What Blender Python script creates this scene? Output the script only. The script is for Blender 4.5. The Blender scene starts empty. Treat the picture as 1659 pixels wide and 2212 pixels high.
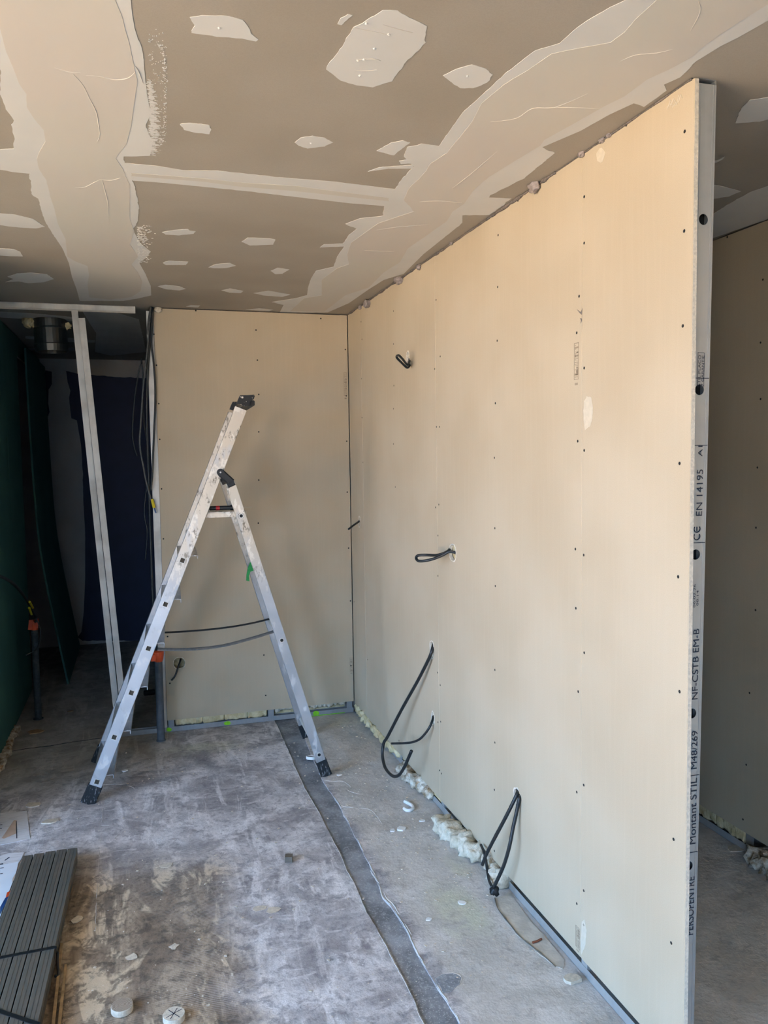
import bpy, bmesh, math, random
from mathutils import Vector, Matrix, noise
from mathutils.geometry import tessellate_polygon
random.seed(7)
S = bpy.context.scene
COL = S.collection

# ------------------------------------------------------------------ camera
F_PX = 1749.4
CAM = Vector((-1.24, -4.79, 1.5963))
YAW, PIT, ROL = .2941, -.0701, -.0148
H = 2.444                                   # ceiling height
_f = Vector((math.sin(YAW)*math.cos(PIT), math.cos(YAW)*math.cos(PIT), math.sin(PIT)))
_r0 = Vector((math.cos(YAW), -math.sin(YAW), 0)); _u0 = _r0.cross(_f)
_R = math.cos(ROL)*_r0 + math.sin(ROL)*_u0
_U = -math.sin(ROL)*_r0 + math.cos(ROL)*_u0
cd = bpy.data.cameras.new('camera'); cam = bpy.data.objects.new('camera', cd); COL.objects.link(cam)
m = Matrix((( _R.x, _U.x, -_f.x, CAM.x), (_R.y, _U.y, -_f.y, CAM.y), (_R.z, _U.z, -_f.z, CAM.z), (0, 0, 0, 1)))
cam.matrix_world = m
cd.sensor_fit = 'HORIZONTAL'; cd.sensor_width = 36; cd.lens = 36*F_PX/1659; cd.clip_start = .02
S.camera = cam

# ------------------------------------------------------------------ light
S.view_settings.view_transform = 'Standard'; S.view_settings.look = 'None'
S.view_settings.gamma = 1; S.view_settings.use_curve_mapping = False
S.view_settings.exposure = 0.03
WIN_Y0, WIN_Y1, WIN_Z0, WIN_Z1, WIN_X = -5.6, -2.3, 0.02, 2.42, -4.0
w = bpy.data.worlds.new('sky'); S.world = w; w.use_nodes = True
bg = w.node_tree.nodes['Background']; bg.inputs[0].default_value = (.36, .61, 1.0, 1); bg.inputs[1].default_value = 15.0
sd = bpy.data.lights.new('sun', 'SUN'); sd.energy = 60; sd.color = (1, .86, .66); sd.angle = .01
sun = bpy.data.objects.new('sun', sd); COL.objects.link(sun)
sun.rotation_euler = Vector((-.15, -.75, -.62)).to_track_quat('-Z', 'Y').to_euler()
sun.location = (3, 9, 9)
FILL_OPENING = (-3.5, -2.15, .25, 2.35)                  # unseen opening added behind the camera to light the right room: x0, x1, z0, z1
for nm, loc, rot, sx, sy in (('opening_portal', (WIN_X-.02, (WIN_Y0+WIN_Y1)/2, (WIN_Z0+WIN_Z1)/2), (0, -math.pi/2, 0), WIN_Z1-WIN_Z0, WIN_Y1-WIN_Y0),
                             ('opening_portal', ((FILL_OPENING[0]+FILL_OPENING[1])/2, -7.02, (FILL_OPENING[2]+FILL_OPENING[3])/2), (math.pi/2, 0, 0), FILL_OPENING[1]-FILL_OPENING[0], FILL_OPENING[3]-FILL_OPENING[2])):
    pd = bpy.data.lights.new(nm, 'AREA'); pd.shape = 'RECTANGLE'; pd.size = sx; pd.size_y = sy; pd.cycles.is_portal = True
    po = bpy.data.objects.new(nm, pd); COL.objects.link(po); po.location = loc; po.rotation_euler = rot

CY = S.cycles                                # keeps the full-size render affordable
CY.use_adaptive_sampling = True; CY.adaptive_threshold = .075; CY.adaptive_min_samples = 16
CY.max_bounces = 5; CY.diffuse_bounces = 3; CY.glossy_bounces = 2; CY.caustics_reflective = False; CY.caustics_refractive = False
# ------------------------------------------------------------------ helpers
def ray(u, v): return _f + _R*((u-829.5)/F_PX) - _U*((v-1106)/F_PX)
def hit(u, v, n, d):
    n = Vector(n); q = ray(u, v); return CAM + q*((d-n.dot(CAM))/n.dot(q))
def on_floor(u, v, z=0): return hit(u, v, (0, 0, 1), z)
def on_ceil(u, v): return hit(u, v, (0, 0, 1), H)
def on_x(u, v, x=0): return hit(u, v, (1, 0, 0), x)
def on_y(u, v, y=0): return hit(u, v, (0, 1, 0), y)
def crop(x0, y0, s): return lambda pts: [(x0+s*a, y0+s*b) for a, b in pts]
def nz(p, s, seed=0): return noise.noise(Vector((p[0]*s+seed*7.3, p[1]*s-seed*3.1, (p[2] if len(p) > 2 else 0)*s+seed*1.7)))

class MB:
    def __init__(self): self.v = []; self.f = []; self.mi = []
    def add(self, vs, fs, mi=0):
        o = len(self.v); self.v += [Vector(p) for p in vs]
        self.f += [tuple(i+o for i in f) for f in fs]; self.mi += [mi]*len(fs); return self
    def box(self, a, b, mi=0):
        x0, y0, z0 = a; x1, y1, z1 = b
        return self.add([(x0,y0,z0),(x1,y0,z0),(x1,y1,z0),(x0,y1,z0),(x0,y0,z1),(x1,y0,z1),(x1,y1,z1),(x0,y1,z1)],
            [(0,3,2,1),(4,5,6,7),(0,1,5,4),(1,2,6,5),(2,3,7,6),(3,0,4,7)], mi)
    def obox(self, c, ex, ey, ez, mi=0):          # oriented box, half-extent vectors
        c = Vector(c); ex = Vector(ex); ey = Vector(ey); ez = Vector(ez)
        vs = [c+sx*ex+sy*ey+sz*ez for sz in (-1,1) for sx, sy in ((-1,-1),(1,-1),(1,1),(-1,1))]
        return self.add(vs, [(0,3,2,1),(4,5,6,7),(0,1,5,4),(1,2,6,5),(2,3,7,6),(3,0,4,7)], mi)
    def beam(self, a, b, wx, wy, up=(0,1,0), mi=0, ch=0):  # bar a->b, wx across, wy along "up"; chamfer ch
        a = Vector(a); b = Vector(b); d = (b-a).normalized(); y = Vector(up); y = (y-d*y.dot(d)).normalized(); x = y.cross(d)
        hx, hy = wx/2, wy/2
        if ch: prof = [(-hx+ch,-hy),(hx-ch,-hy),(hx,-hy+ch),(hx,hy-ch),(hx-ch,hy),(-hx+ch,hy),(-hx,hy-ch),(-hx,-hy+ch)]
        else: prof = [(-hx,-hy),(hx,-hy),(hx,hy),(-hx,hy)]
        return self.sweep([a, b], prof, x, y, mi)
    def sweep(self, pts, prof, x, y, mi=0):
        n = len(prof); vs = [p+x*u+y*v for p in pts for u, v in prof]; fs = []
        for k in range(len(pts)-1):
            for i in range(n):
                j = (i+1) % n; fs.append((k*n+i, k*n+j, (k+1)*n+j, (k+1)*n+i))
        fs.append(tuple(reversed(range(n)))); fs.append(tuple((len(pts)-1)*n+i for i in range(n)))
        return self.add(vs, fs, mi)
    def tube(self, pts, r, n=8, mi=0, smooth=6, flat=1.0):
        P = spline(pts, smooth) if smooth > 1 else [Vector(p) for p in pts]
        rr = r if callable(r) else (lambda t: r)
        d0 = (P[1]-P[0]).normalized(); x = d0.orthogonal().normalized(); vs = []; fs = []
        for k, p in enumerate(P):
            d = (P[min(k+1, len(P)-1)]-P[max(k-1, 0)]).normalized()
            x = (x-d*x.dot(d)).normalized(); y = d.cross(x); R = rr(k/(len(P)-1))
            vs += [p+R*(math.cos(2*math.pi*i/n)*x+flat*math.sin(2*math.pi*i/n)*y) for i in range(n)]
        for k in range(len(P)-1):
            for i in range(n):
                j = (i+1) % n; fs.append((k*n+i, k*n+j, (k+1)*n+j, (k+1)*n+i))
        fs.append(tuple(reversed(range(n)))); fs.append(tuple((len(P)-1)*n+i for i in range(n)))
        return self.add(vs, fs, mi)
    def lathe(self, c, axis, prof, n=20, mi=0):   # prof: (radius, height along axis)
        c = Vector(c); ax = Vector(axis).normalized(); x = ax.orthogonal().normalized(); y = ax.cross(x); vs = []; fs = []
        for r, h in prof: vs += [c+ax*h+r*(math.cos(2*math.pi*i/n)*x+math.sin(2*math.pi*i/n)*y) for i in range(n)]
        for k in range(len(prof)-1):
            for i in range(n):
                j = (i+1) % n; fs.append((k*n+i, k*n+j, (k+1)*n+j, (k+1)*n+i))
        fs.append(tuple(reversed(range(n)))); fs.append(tuple((len(prof)-1)*n+i for i in range(n)))
        return self.add(vs, fs, mi)
    def plate(self, poly, off, mi=0):             # flat polygon with thickness vector off
        P = [Vector(p) for p in poly]; n = len(P); off = Vector(off)
        vs = P+[p+off for p in P]; tri = tessellate_polygon([P])
        nn = Vector((0,0,0))
        for i in range(n): nn += P[i].cross(P[(i+1) % n])
        fs = []
        for t in tri:
            a, b, c = t; q = (P[b]-P[a]).cross(P[c]-P[a])
            if q.dot(off) > 0: b, c = c, b
            fs.append((a, b, c)); fs.append((a+n, c+n, b+n))
        for i in range(n):
            j = (i+1) % n; fs.append((i, j, j+n, i+n) if nn.dot(off) > 0 else (j, i, i+n, j+n))
        return self.add(vs, fs, mi)
    def blob(self, c, r, seed=0, amp=.35, sub=3, fr=2.2, squash=None):
        bm = bmesh.new(); bmesh.ops.create_icosphere(bm, subdivisions=sub, radius=1)
        c = Vector(c); r = Vector(r) if hasattr(r, '__len__') else Vector((r, r, r)); vs = []
        for v in bm.verts:
            k = 1+amp*(nz(v.co, fr, seed)+.5*nz(v.co, fr*2.7, seed+3))
            p = Vector((v.co.x*r.x, v.co.y*r.y, v.co.z*r.z))*k+c
            if squash is not None: p.z = max(p.z, squash)
            vs.append(p)
        bm.verts.index_update(); fs = [tuple(v.index for v in f.verts) for f in bm.faces]; bm.free()
        return self.add(vs, fs)
    def build(self, name, mat, parent=None, smooth=False, base=None):
        if parent is not None: o0 = world_base(parent)
        elif base is not None: o0 = Vector(base)
        else:
            xs = [p.x for p in self.v]; ys = [p.y for p in self.v]; zs = [p.z for p in self.v]
            o0 = Vector(((min(xs)+max(xs))/2, (min(ys)+max(ys))/2, min(zs)))
        me = bpy.data.meshes.new(name); me.from_pydata([tuple(p-o0) for p in self.v], [], self.f)
        for mm in (mat if isinstance(mat, (list, tuple)) else [mat]): me.materials.append(mm)
        if any(self.mi): me.polygons.foreach_set('material_index', self.mi)
        if smooth: me.polygons.foreach_set('use_smooth', [True]*len(me.polygons))
        me.update()
        o = bpy.data.objects.new(name, me); COL.objects.link(o)
        if parent is not None: o.parent = parent
        else: o.location = o0
        return o

def world_base(o):
    p = Vector((0, 0, 0))
    while o is not None: p += o.location; o = o.parent
    return p
def spline(pts, n):
    P = [Vector(p) for p in pts]; out = []
    for i in range(len(P)-1):
        a = P[max(i-1, 0)]; b = P[i]; c = P[i+1]; d = P[min(i+2, len(P)-1)]
        for k in range(n):
            t = k/n; out.append(.5*((2*b)+(c-a)*t+(2*a-5*b+4*c-d)*t*t+(3*b-a-3*c+d)*t**3))
    return out+[P[-1]]
def rough(poly, step=.01, amp=.004, seed=1, fr=40):
    P = [Vector(p) for p in poly]; n = len(P); out = []
    c = sum(P, Vector())/n
    for i in range(n):
        a, b = P[i], P[(i+1) % n]; L = (b-a).length; k = max(1, int(L/step))
        for j in range(k):
            p = a.lerp(b, j/k); d = (p-c); d = d.normalized() if d.length > 1e-6 else d
            out.append(p+d*amp*(nz(p, fr, seed)+.6*nz(p, fr*3, seed+5)))
    return out
def empty(name, loc):
    o = bpy.data.objects.new(name, None); o.location = loc; o.empty_display_size = .1; COL.objects.link(o); return o
def tag(o, label, cat=None, group=None, kind=None):
    if label: o['label'] = label
    if cat: o['category'] = cat
    if group: o['group'] = group
    if kind: o['kind'] = kind
    return o
def struct(o, label, cat): return tag(o, label, cat, None, 'structure')
def cut(o, cutters):
    for c in cutters:
        md = o.modifiers.new('cut', 'BOOLEAN'); md.operation = 'DIFFERENCE'; md.object = c; md.solver = 'EXACT'
    dg = bpy.context.evaluated_depsgraph_get(); dg.update()
    me = bpy.data.meshes.new_from_object(o.evaluated_get(dg)); o.modifiers.clear(); o.data = me
    for c in cutters: bpy.data.objects.remove(c, do_unlink=True)
def text_mesh(txt, name, mat, parent, origin, ex, ey, length, height, off=(0,0,0)):
    cu = bpy.data.curves.new(name, 'FONT'); cu.body = txt; cu.extrude = 0
    t = bpy.data.objects.new(name, cu); COL.objects.link(t)
    dg = bpy.context.evaluated_depsgraph_get(); dg.update()
    me = bpy.data.meshes.new_from_object(t.evaluated_get(dg)); bpy.data.objects.remove(t, do_unlink=True)
    xs = [v.co.x for v in me.vertices]; ys = [v.co.y for v in me.vertices]
    sx = length/(max(xs)-min(xs)); sy = height/(max(ys)-min(ys)); x0, y0 = min(xs), min(ys)
    b = world_base(parent); ex = Vector(ex); ey = Vector(ey); origin = Vector(origin)
    for v in me.vertices: v.co = origin+ex*((v.co.x-x0)*sx)+ey*((v.co.y-y0)*sy)+Vector(off)-b
    me.materials.clear(); me.materials.append(mat); me.update()
    o = bpy.data.objects.new(name, me); COL.objects.link(o); o.parent = parent; return o

# ------------------------------------------------------------------ materials
def srgb(r, g, b):
    f = lambda c: (c/255/12.92 if c/255 <= .04045 else ((c/255+.055)/1.055)**2.4)
    return (f(r), f(g), f(b), 1)
class NT:
    def __init__(self, name):
        self.m = bpy.data.materials.new(name); self.m.use_nodes = True
        self.t = self.m.node_tree; self.b = self.t.nodes['Principled BSDF']
        g = self.n('ShaderNodeNewGeometry'); self.pos = g.outputs['Position']
    def n(self, kind, **kw):
        x = self.t.nodes.new(kind)
        for k, v in kw.items(): setattr(x, k, v)
        return x
    def L(self, a, b): self.t.links.new(a, b)
    def val(self, s, v):
        if hasattr(v, 'is_output') or isinstance(v, bpy.types.NodeSocket): self.L(v, s)
        else: s.default_value = v
    def mapp(self, scale=(1,1,1), rot=(0,0,0), loc=(0,0,0), src=None):
        x = self.n('ShaderNodeMapping'); self.L(src or self.pos, x.inputs[0])
        x.inputs['Location'].default_value = loc; x.inputs['Rotation'].default_value = rot; x.inputs['Scale'].default_value = scale
        return x.outputs[0]
    def noise(self, scale, detail=4, rough=.55, vec=None, dist=0):
        x = self.n('ShaderNodeTexNoise'); self.L(vec or self.pos, x.inputs['Vector'])
        x.inputs['Scale'].default_value = scale; x.inputs['Detail'].default_value = detail
        x.inputs['Roughness'].default_value = rough; x.inputs['Distortion'].default_value = dist; return x.outputs['Fac']
    def vor(self, scale, vec=None, feat='F1'):
        x = self.n('ShaderNodeTexVoronoi', feature=feat); self.L(vec or self.pos, x.inputs['Vector']); x.inputs['Scale'].default_value = scale
        return x.outputs['Distance']
    def rng(self, v, a, b, c=0, d=1, smooth=True):
        x = self.n('ShaderNodeMapRange'); x.interpolation_type = 'SMOOTHSTEP' if smooth else 'LINEAR'
        self.val(x.inputs[0], v)
        for i, q in enumerate((a, b, c, d)): x.inputs[i+1].default_value = q
        return x.outputs[0]
    def math(self, op, a, b=0.0, c=None):
        x = self.n('ShaderNodeMath', operation=op); self.val(x.inputs[0], a); self.val(x.inputs[1], b)
        if c is not None: self.val(x.inputs[2], c)
        return x.outputs[0]
    def mix(self, fac, a, b, mode='MIX'):
        x = self.n('ShaderNodeMix', data_type='RGBA', blend_type=mode)
        self.val(x.inputs[0], fac); self.val(x.inputs[6], a); self.val(x.inputs[7], b); return x.outputs[2]
    def sep(self, v=None):
        x = self.n('ShaderNodeSeparateXYZ'); self.L(v or self.pos, x.inputs[0]); return x.outputs
    def bump(self, h, strength=.3, dist=.002):
        x = self.n('ShaderNodeBump'); x.inputs['Strength'].default_value = strength; x.inputs['Distance'].default_value = dist
        self.L(h, x.inputs['Height']); self.L(x.outputs[0], self.b.inputs['Normal'])
    def out(self, col, rough=.8, metal=0, spec=None):
        self.val(self.b.inputs['Base Color'], col); self.val(self.b.inputs['Roughness'], rough); self.b.inputs['Metallic'].default_value = metal
        if spec is not None: self.b.inputs['Specular IOR Level'].default_value = spec
        return self.m
def simple(name, col, rough=.7, metal=0, var=.15, scale=12, bump=0, spec=None, detail=2):
    t = NT(name); f = t.rng(t.noise(scale, detail), .3, .7)
    lo = tuple(c*(1-var) for c in col[:3])+(1,); hi = tuple(min(1, c*(1+var)) for c in col[:3])+(1,)
    if bump: t.bump(t.noise(scale*6, 1), bump, .002)
    return t.out(t.mix(f, lo, hi), rough, metal, spec)

def board_mat(name, a, b, streak=True, fleck=.06):
    t = NT(name)
    n1 = t.rng(t.noise(2.2, 2), .3, .7); n2 = t.noise(420, 1); n3 = t.noise(60, 2, vec=t.mapp((1, 1, .05)))
    c = t.mix(n1, a, b)
    c = t.mix(t.rng(n2, .35, .7, 0, fleck*2), c, tuple(x*.62 for x in b[:3])+(1,))
    if streak: c = t.mix(t.rng(n3, .45, .7, 0, .10), c, tuple(min(1, x*1.12) for x in a[:3])+(1,))
    return t.out(c, .85, 0, .2)
M = {}
M['board'] = board_mat('plasterboard_paper', srgb(196, 180, 156), srgb(188, 171, 146))
M['ceil_board'] = board_mat('ceiling_paper', srgb(174, 164, 152), srgb(166, 155, 142), streak=False)
M['green_board'] = board_mat('green_paper', srgb(80, 124, 114), srgb(72, 114, 106))
M['grey_paint'] = board_mat('grey_wall', srgb(196, 192, 188), srgb(180, 177, 174), streak=False)
M['navy'] = simple('navy_paint', srgb(17, 24, 60), .6, var=.12, scale=8)
M['core'] = simple('gypsum_core', srgb(226, 216, 200), .95, var=.12, scale=160, bump=.5)
M['compound'] = simple('joint_compound_white', srgb(214, 210, 206), .75, var=.03, scale=5)
M['dark'] = simple('dark_void', srgb(30, 29, 28), .9, var=.1)
M['screw'] = simple('black_screw', srgb(24, 22, 20), .6, var=.2, scale=200)
M['black'] = simple('black_plastic', srgb(22, 22, 24), .5, var=.2, scale=60)
M['cable'] = simple('cable_sheath', srgb(34, 35, 36), .45, var=.2, scale=80)
M['greycable'] = simple('grey_sheath', srgb(78, 78, 76), .5, var=.2, scale=80)
M['conduit'] = simple('grey_conduit', srgb(82, 86, 92), .6, var=.15, scale=30)
M['dconduit'] = simple('dark_conduit', srgb(66, 70, 72), .6, var=.15, scale=30)
M['orange'] = simple('orange_plastic', srgb(224, 84, 36), .5, var=.1)
M['yellow'] = simple('yellow_plastic', srgb(220, 196, 30), .5, var=.05)
M['green'] = simple('green_tape', srgb(34, 140, 66), .6, var=.2, scale=60)
M['spray'] = simple('green_spray', srgb(140, 214, 40), .8, var=.1, scale=80)
M['red'] = simple('red_plastic', srgb(170, 24, 34), .5, var=.1)
M['white'] = simple('white_plastic', srgb(236, 236, 234), .5, var=.04, scale=40)
M['plaster'] = simple('plaster_chip', srgb(208, 197, 180), .9, var=.12, scale=90, bump=.4)
M['glue'] = simple('grey_adhesive', srgb(150, 138, 134), .55, var=.2, scale=90, bump=.5)
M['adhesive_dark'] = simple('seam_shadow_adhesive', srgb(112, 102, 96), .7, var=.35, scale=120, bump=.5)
M['print'] = simple('blue_black_print', srgb(36, 44, 62), .6, var=.1)
M['stampink'] = simple('faded_ink', srgb(150, 134, 114), .9, var=.1)
M['blue'] = simple('cool_blue_paper', srgb(40, 78, 130), .4, var=.3, scale=20)
M['wood'] = simple('tan_board_edge', srgb(168, 140, 104), .85, var=.2, scale=40, bump=.3)
M['bounce_white'] = simple('bounce_white_wall', srgb(232, 230, 226), .9, var=.03)  # unseen walls made white to bounce neutral light into the right room
M['light_block'] = simple('light_block_slab', srgb(150, 146, 140), .9)
M['terrace'] = simple('sunlit_terrace', srgb(224, 190, 146), .9, var=.08, scale=3)

def inner_compound():
    t = NT('joint_compound_beige'); n = t.rng(t.noise(1.6, 1), .3, .7); s = t.noise(14, 1, vec=t.mapp((1, .2, 1)))
    c = t.mix(n, srgb(208, 201, 190), srgb(208, 198, 189)); c = t.mix(t.rng(s, .5, .8, 0, .12), c, srgb(214, 208, 200))
    t.bump(t.noise(22, 1, vec=t.mapp((1, .3, 1), rot=(0, 0, .4))), .10, .004); return t.out(c, .7, 0, .3)
M['compound2'] = inner_compound()
def galv(name, col, rough=.38, stain=.25, metal=.85):
    t = NT(name); n = t.rng(t.noise(9, 5), .35, .75); sp = t.noise(70, 3, vec=t.mapp((1, 1, .08)))
    c = t.mix(t.math('MULTIPLY', n, stain), col, tuple(x*.45 for x in col[:3])+(1,))
    c = t.mix(t.rng(sp, .4, .7, 0, .15), c, tuple(min(1, x*1.25) for x in col[:3])+(1,))
    return t.out(c, t.rng(n, 0, 1, rough, rough+.15), metal)
M['galv'] = galv('galvanised_steel', srgb(188, 190, 190), .38, .25, .5)
M['galv_white'] = galv('dusty_galvanised_steel', srgb(214, 210, 203), .55, .35, .35)
M['galv_dust'] = galv('floor_track_steel', srgb(160, 162, 164), .5, .3, .4)
M['galv_dark'] = galv('stacked_profile_steel', srgb(114, 107, 97), .5, .2, .35)
M['duct'] = galv('duct_steel', srgb(104, 104, 100), .35, .3)
def ladder_mat():
    t = NT('painted_splashed_aluminium')
    n = t.noise(26, 5, .6, vec=t.mapp((1, 1, .5))); z = t.sep()[2]
    spl = t.rng(n, .56, .62); hi = t.rng(z, .85, 1.25)
    d = t.math('MULTIPLY', t.rng(t.noise(70, 5, .7, vec=t.mapp((1, 1, .45))), .50, .60), t.rng(t.noise(11, 3), .50, .60)); al = t.mix(t.rng(t.noise(4, 3), .3, .7), srgb(196, 198, 202), srgb(172, 175, 180))
    al = t.mix(t.math('MULTIPLY', hi, t.rng(t.noise(12, 4, vec=t.mapp((1, 1, .4))), .35, .5, .35, .95)), al, srgb(206, 193, 175))
    c = t.mix(t.math('MULTIPLY', spl, t.math('MULTIPLY_ADD', hi, .75, .2)), al, srgb(222, 213, 200))
    c = t.mix(t.math('MULTIPLY', d, t.math('MULTIPLY_ADD', hi, .7, .15)), c, srgb(112, 102, 88))
    t.bump(n, .15, .001)
    mt = t.rng(spl, 0, 1, .75, .15); t.L(mt, t.b.inputs['Metallic'])
    return t.out(c, .42, .7) if False else (t.val(t.b.inputs['Base Color'], c), t.val(t.b.inputs['Roughness'], .42), t.m)[2]
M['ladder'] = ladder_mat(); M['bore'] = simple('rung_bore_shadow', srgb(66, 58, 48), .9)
def foot_mat():
    t = NT('scuffed_rubber'); n = t.noise(120, 4, vec=t.mapp((1, 1, .3)))
    return t.out(t.mix(t.rng(n, .55, .68, 0, .6), srgb(26, 27, 30), srgb(150, 150, 152)), .8)
M['foot'] = foot_mat()
def cap_mat():
    t = NT('speckled_black_cap'); return t.out(t.mix(t.rng(t.noise(70, 3), .66, .69), srgb(20, 19, 18), srgb(206, 198, 186)), .45)
M['cap'] = cap_mat()
def wool(name, a, b):
    t = NT(name); n = t.rng(t.noise(30, 5), .3, .7); t.bump(t.noise(90, 5), .8, .006)
    return t.out(t.mix(n, a, b), .95, 0, .1)
M['wool_y'] = wool('yellow_glass_wool', srgb(206, 184, 138), srgb(228, 212, 174))
M['wool_w'] = wool('white_mineral_wool', srgb(190, 178, 156), srgb(224, 213, 194))
M['wool_b'] = wool('soiled_wool', srgb(150, 122, 88), srgb(232, 224, 208))
def paper(name, a, b, sc=40):
    t = NT(name); n = t.noise(sc, 3, vec=t.mapp((1, 6, 1))); return t.out(t.mix(t.rng(n, .52, .6, 0, .5), a, b), .5)
M['paper'] = paper('printed_sheet', srgb(226, 224, 226), srgb(200, 196, 196), 14)
M['paper2'] = simple('white_page', srgb(236, 240, 248), .35, var=.03, scale=9)
M['tanpaper'] = simple('tan_print', srgb(206, 178, 156), .6, var=.1, scale=20)

def floor_mat():
    t = NT('concrete_screed'); xyz = t.sep(); X, Y = xyz[0], xyz[1]
    big = t.noise(1.1, 2, .6); mid = t.noise(5, 4, .62, dist=.5); fine = t.noise(46, 3, .65); vf = t.noise(240, 1)
    streak = t.noise(9, 3, .7, vec=t.mapp((1, .22, 1), rot=(0, 0, .5)), dist=1.2)
    wx = t.math('ADD', X, t.math('MULTIPLY', t.math('SUBTRACT', mid, .5), .10))
    base = t.mix(t.rng(mid, .35, .68), srgb(160, 155, 156), srgb(226, 221, 221))
    base = t.mix(t.rng(streak, .52, .66, 0, .6), base, srgb(250, 245, 245))
    base = t.mix(t.rng(vf, .5, .68, 0, .22), base, srgb(105, 103, 105)); base = t.mix(t.rng(fine, .5, .72, 0, .5), base, srgb(128, 125, 127))
    m2 = t.noise(17, 4, .72, dist=.4); m3 = t.noise(30, 3, .7, vec=t.mapp((.35, 1, 1), rot=(0, 0, -.35)), dist=.8)
    base = t.mix(t.rng(m2, .50, .66, 0, .55), base, srgb(123, 118, 123)); base = t.mix(t.rng(m3, .56, .68, 0, .5), base, srgb(233, 228, 228))
    # right of the screed joint: paler, sandier dust
    sand = t.mix(t.rng(mid, .3, .7), srgb(190, 184, 177), srgb(216, 210, 205))
    sand = t.mix(t.rng(fine, .52, .75, 0, .35), sand, srgb(156, 150, 143))
    sand = t.mix(t.rng(m2, .54, .68, 0, .4), sand, srgb(142, 136, 133)); sand = t.mix(t.rng(m3, .6, .7, 0, .35), sand, srgb(210, 207, 201))
    col = t.mix(t.rng(wx, -.42, -.36), base, sand)
    # left part: the steel bundle's shade painted in brown, with pale skim
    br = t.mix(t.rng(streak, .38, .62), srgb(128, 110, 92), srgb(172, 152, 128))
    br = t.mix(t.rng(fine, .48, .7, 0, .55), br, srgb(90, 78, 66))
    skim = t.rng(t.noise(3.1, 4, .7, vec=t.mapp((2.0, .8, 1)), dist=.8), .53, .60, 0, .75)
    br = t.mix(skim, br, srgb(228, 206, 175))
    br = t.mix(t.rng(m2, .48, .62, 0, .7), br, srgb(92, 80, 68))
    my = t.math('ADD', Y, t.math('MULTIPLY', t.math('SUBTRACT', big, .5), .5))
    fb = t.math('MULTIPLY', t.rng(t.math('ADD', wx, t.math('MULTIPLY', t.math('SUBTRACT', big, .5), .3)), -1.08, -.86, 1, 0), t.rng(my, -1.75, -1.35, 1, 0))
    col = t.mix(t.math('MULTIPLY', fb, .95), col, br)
    # back-left by the opening: blended towards ochre
    fo = t.math('MULTIPLY', t.rng(wx, -1.25, -.95, 1, 0), t.rng(my, -.75, -.35))
    col = t.mix(t.math('MULTIPLY', fo, .55), col, srgb(158, 148, 127))
    # trowel comb rings
    wv = t.n('ShaderNodeTexWave', wave_type='RINGS'); t.L(t.mapp((1, 1, 1), loc=(.9, 2.2, 0)), wv.inputs[0]); wv.inputs['Scale'].default_value = 38
    wv.inputs['Distortion'].default_value = 5; wv.inputs['Detail'].default_value = 1; wv.inputs['Detail Scale'].default_value = .35
    comb = t.math('MULTIPLY', t.rng(big, .5, .62), t.rng(X, -.55, -.48, 1, 0))
    col = t.mix(t.math('MULTIPLY', t.rng(wv.outputs['Fac'], .5, .9), t.math('MULTIPLY', comb, .28)), col, srgb(247, 242, 237))
    # white specks and drips
    sp = t.rng(t.vor(26), .05, .09, 1, 0); gate = t.rng(mid, .54, .62)
    col = t.mix(t.math('MULTIPLY', sp, t.math('MULTIPLY', gate, .8)), col, srgb(250, 250, 250))
    sp2 = t.rng(t.vor(90), .06, .13, 1, 0); col = t.mix(t.math('MULTIPLY', sp2, t.rng(streak, .5, .62, 0, .7)), col, srgb(250, 250, 250))
    dk = t.rng(t.vor(17), .03, .08, 1, 0); col = t.mix(t.math('MULTIPLY', dk, t.rng(big, .54, .6, 0, .6)), col, srgb(84, 81, 81))
    # yellow-green spray haze
    for cx, cy, rx, ry, k in ((-.22, -2.25, .12, .26, .40), (-.95, -.32, .30, .12, .32), (-.12, -.15, .2, .12, .25), (-.1, -1.95, .06, .12, .35)):
        d = t.math('ADD', t.math('POWER', t.math('DIVIDE', t.math('SUBTRACT', X, cx), rx), 2.0), t.math('POWER', t.math('DIVIDE', t.math('SUBTRACT', Y, cy), ry), 2.0))
        fm = t.math('MULTIPLY', t.rng(d, 0, 1, k, 0), t.rng(mid, .35, .6))
        col = t.mix(fm, col, srgb(198, 204, 160))
    t.bump(t.noise(34, 3, .7), .5, .006)
    return t.out(col, .82, 0, .25)
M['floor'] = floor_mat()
def strip_mat():
    t = NT('dark_screed_joint'); mid = t.noise(7, 5, .6); fine = t.noise(90, 4)
    dots = t.rng(t.vor(130), .12, .3, 1, 0)
    c = t.mix(t.rng(mid, .35, .7), srgb(120, 121, 124), srgb(163, 165, 170)); c = t.mix(t.rng(fine, .5, .7, 0, .4), c, srgb(201, 201, 204))
    c = t.mix(t.math('MULTIPLY', dots, t.rng(t.sep()[1], -2.3, -1.9, .5, 0)), c, srgb(223, 220, 218))
    t.bump(fine, .3, .004); return t.out(c, .85, 0, .2)
M['strip'] = strip_mat()
M['ridge'] = simple('pale_mortar_ridge', srgb(200, 196, 190), .9, var=.15, scale=50, bump=.4)
M['sandy'] = simple('sand_mortar', srgb(204, 196, 184), .95, var=.12, scale=18, bump=.5)

# ------------------------------------------------------------------ setting
XR, XL, XB = 1.0113, -1.9926, -1.1251        # right-hand room wall, green wall, left end of the back wall
YE = -3.1776                                  # near end of the partition
YFAR = 2.58; YS = -7.0; XW = WIN_X

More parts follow.
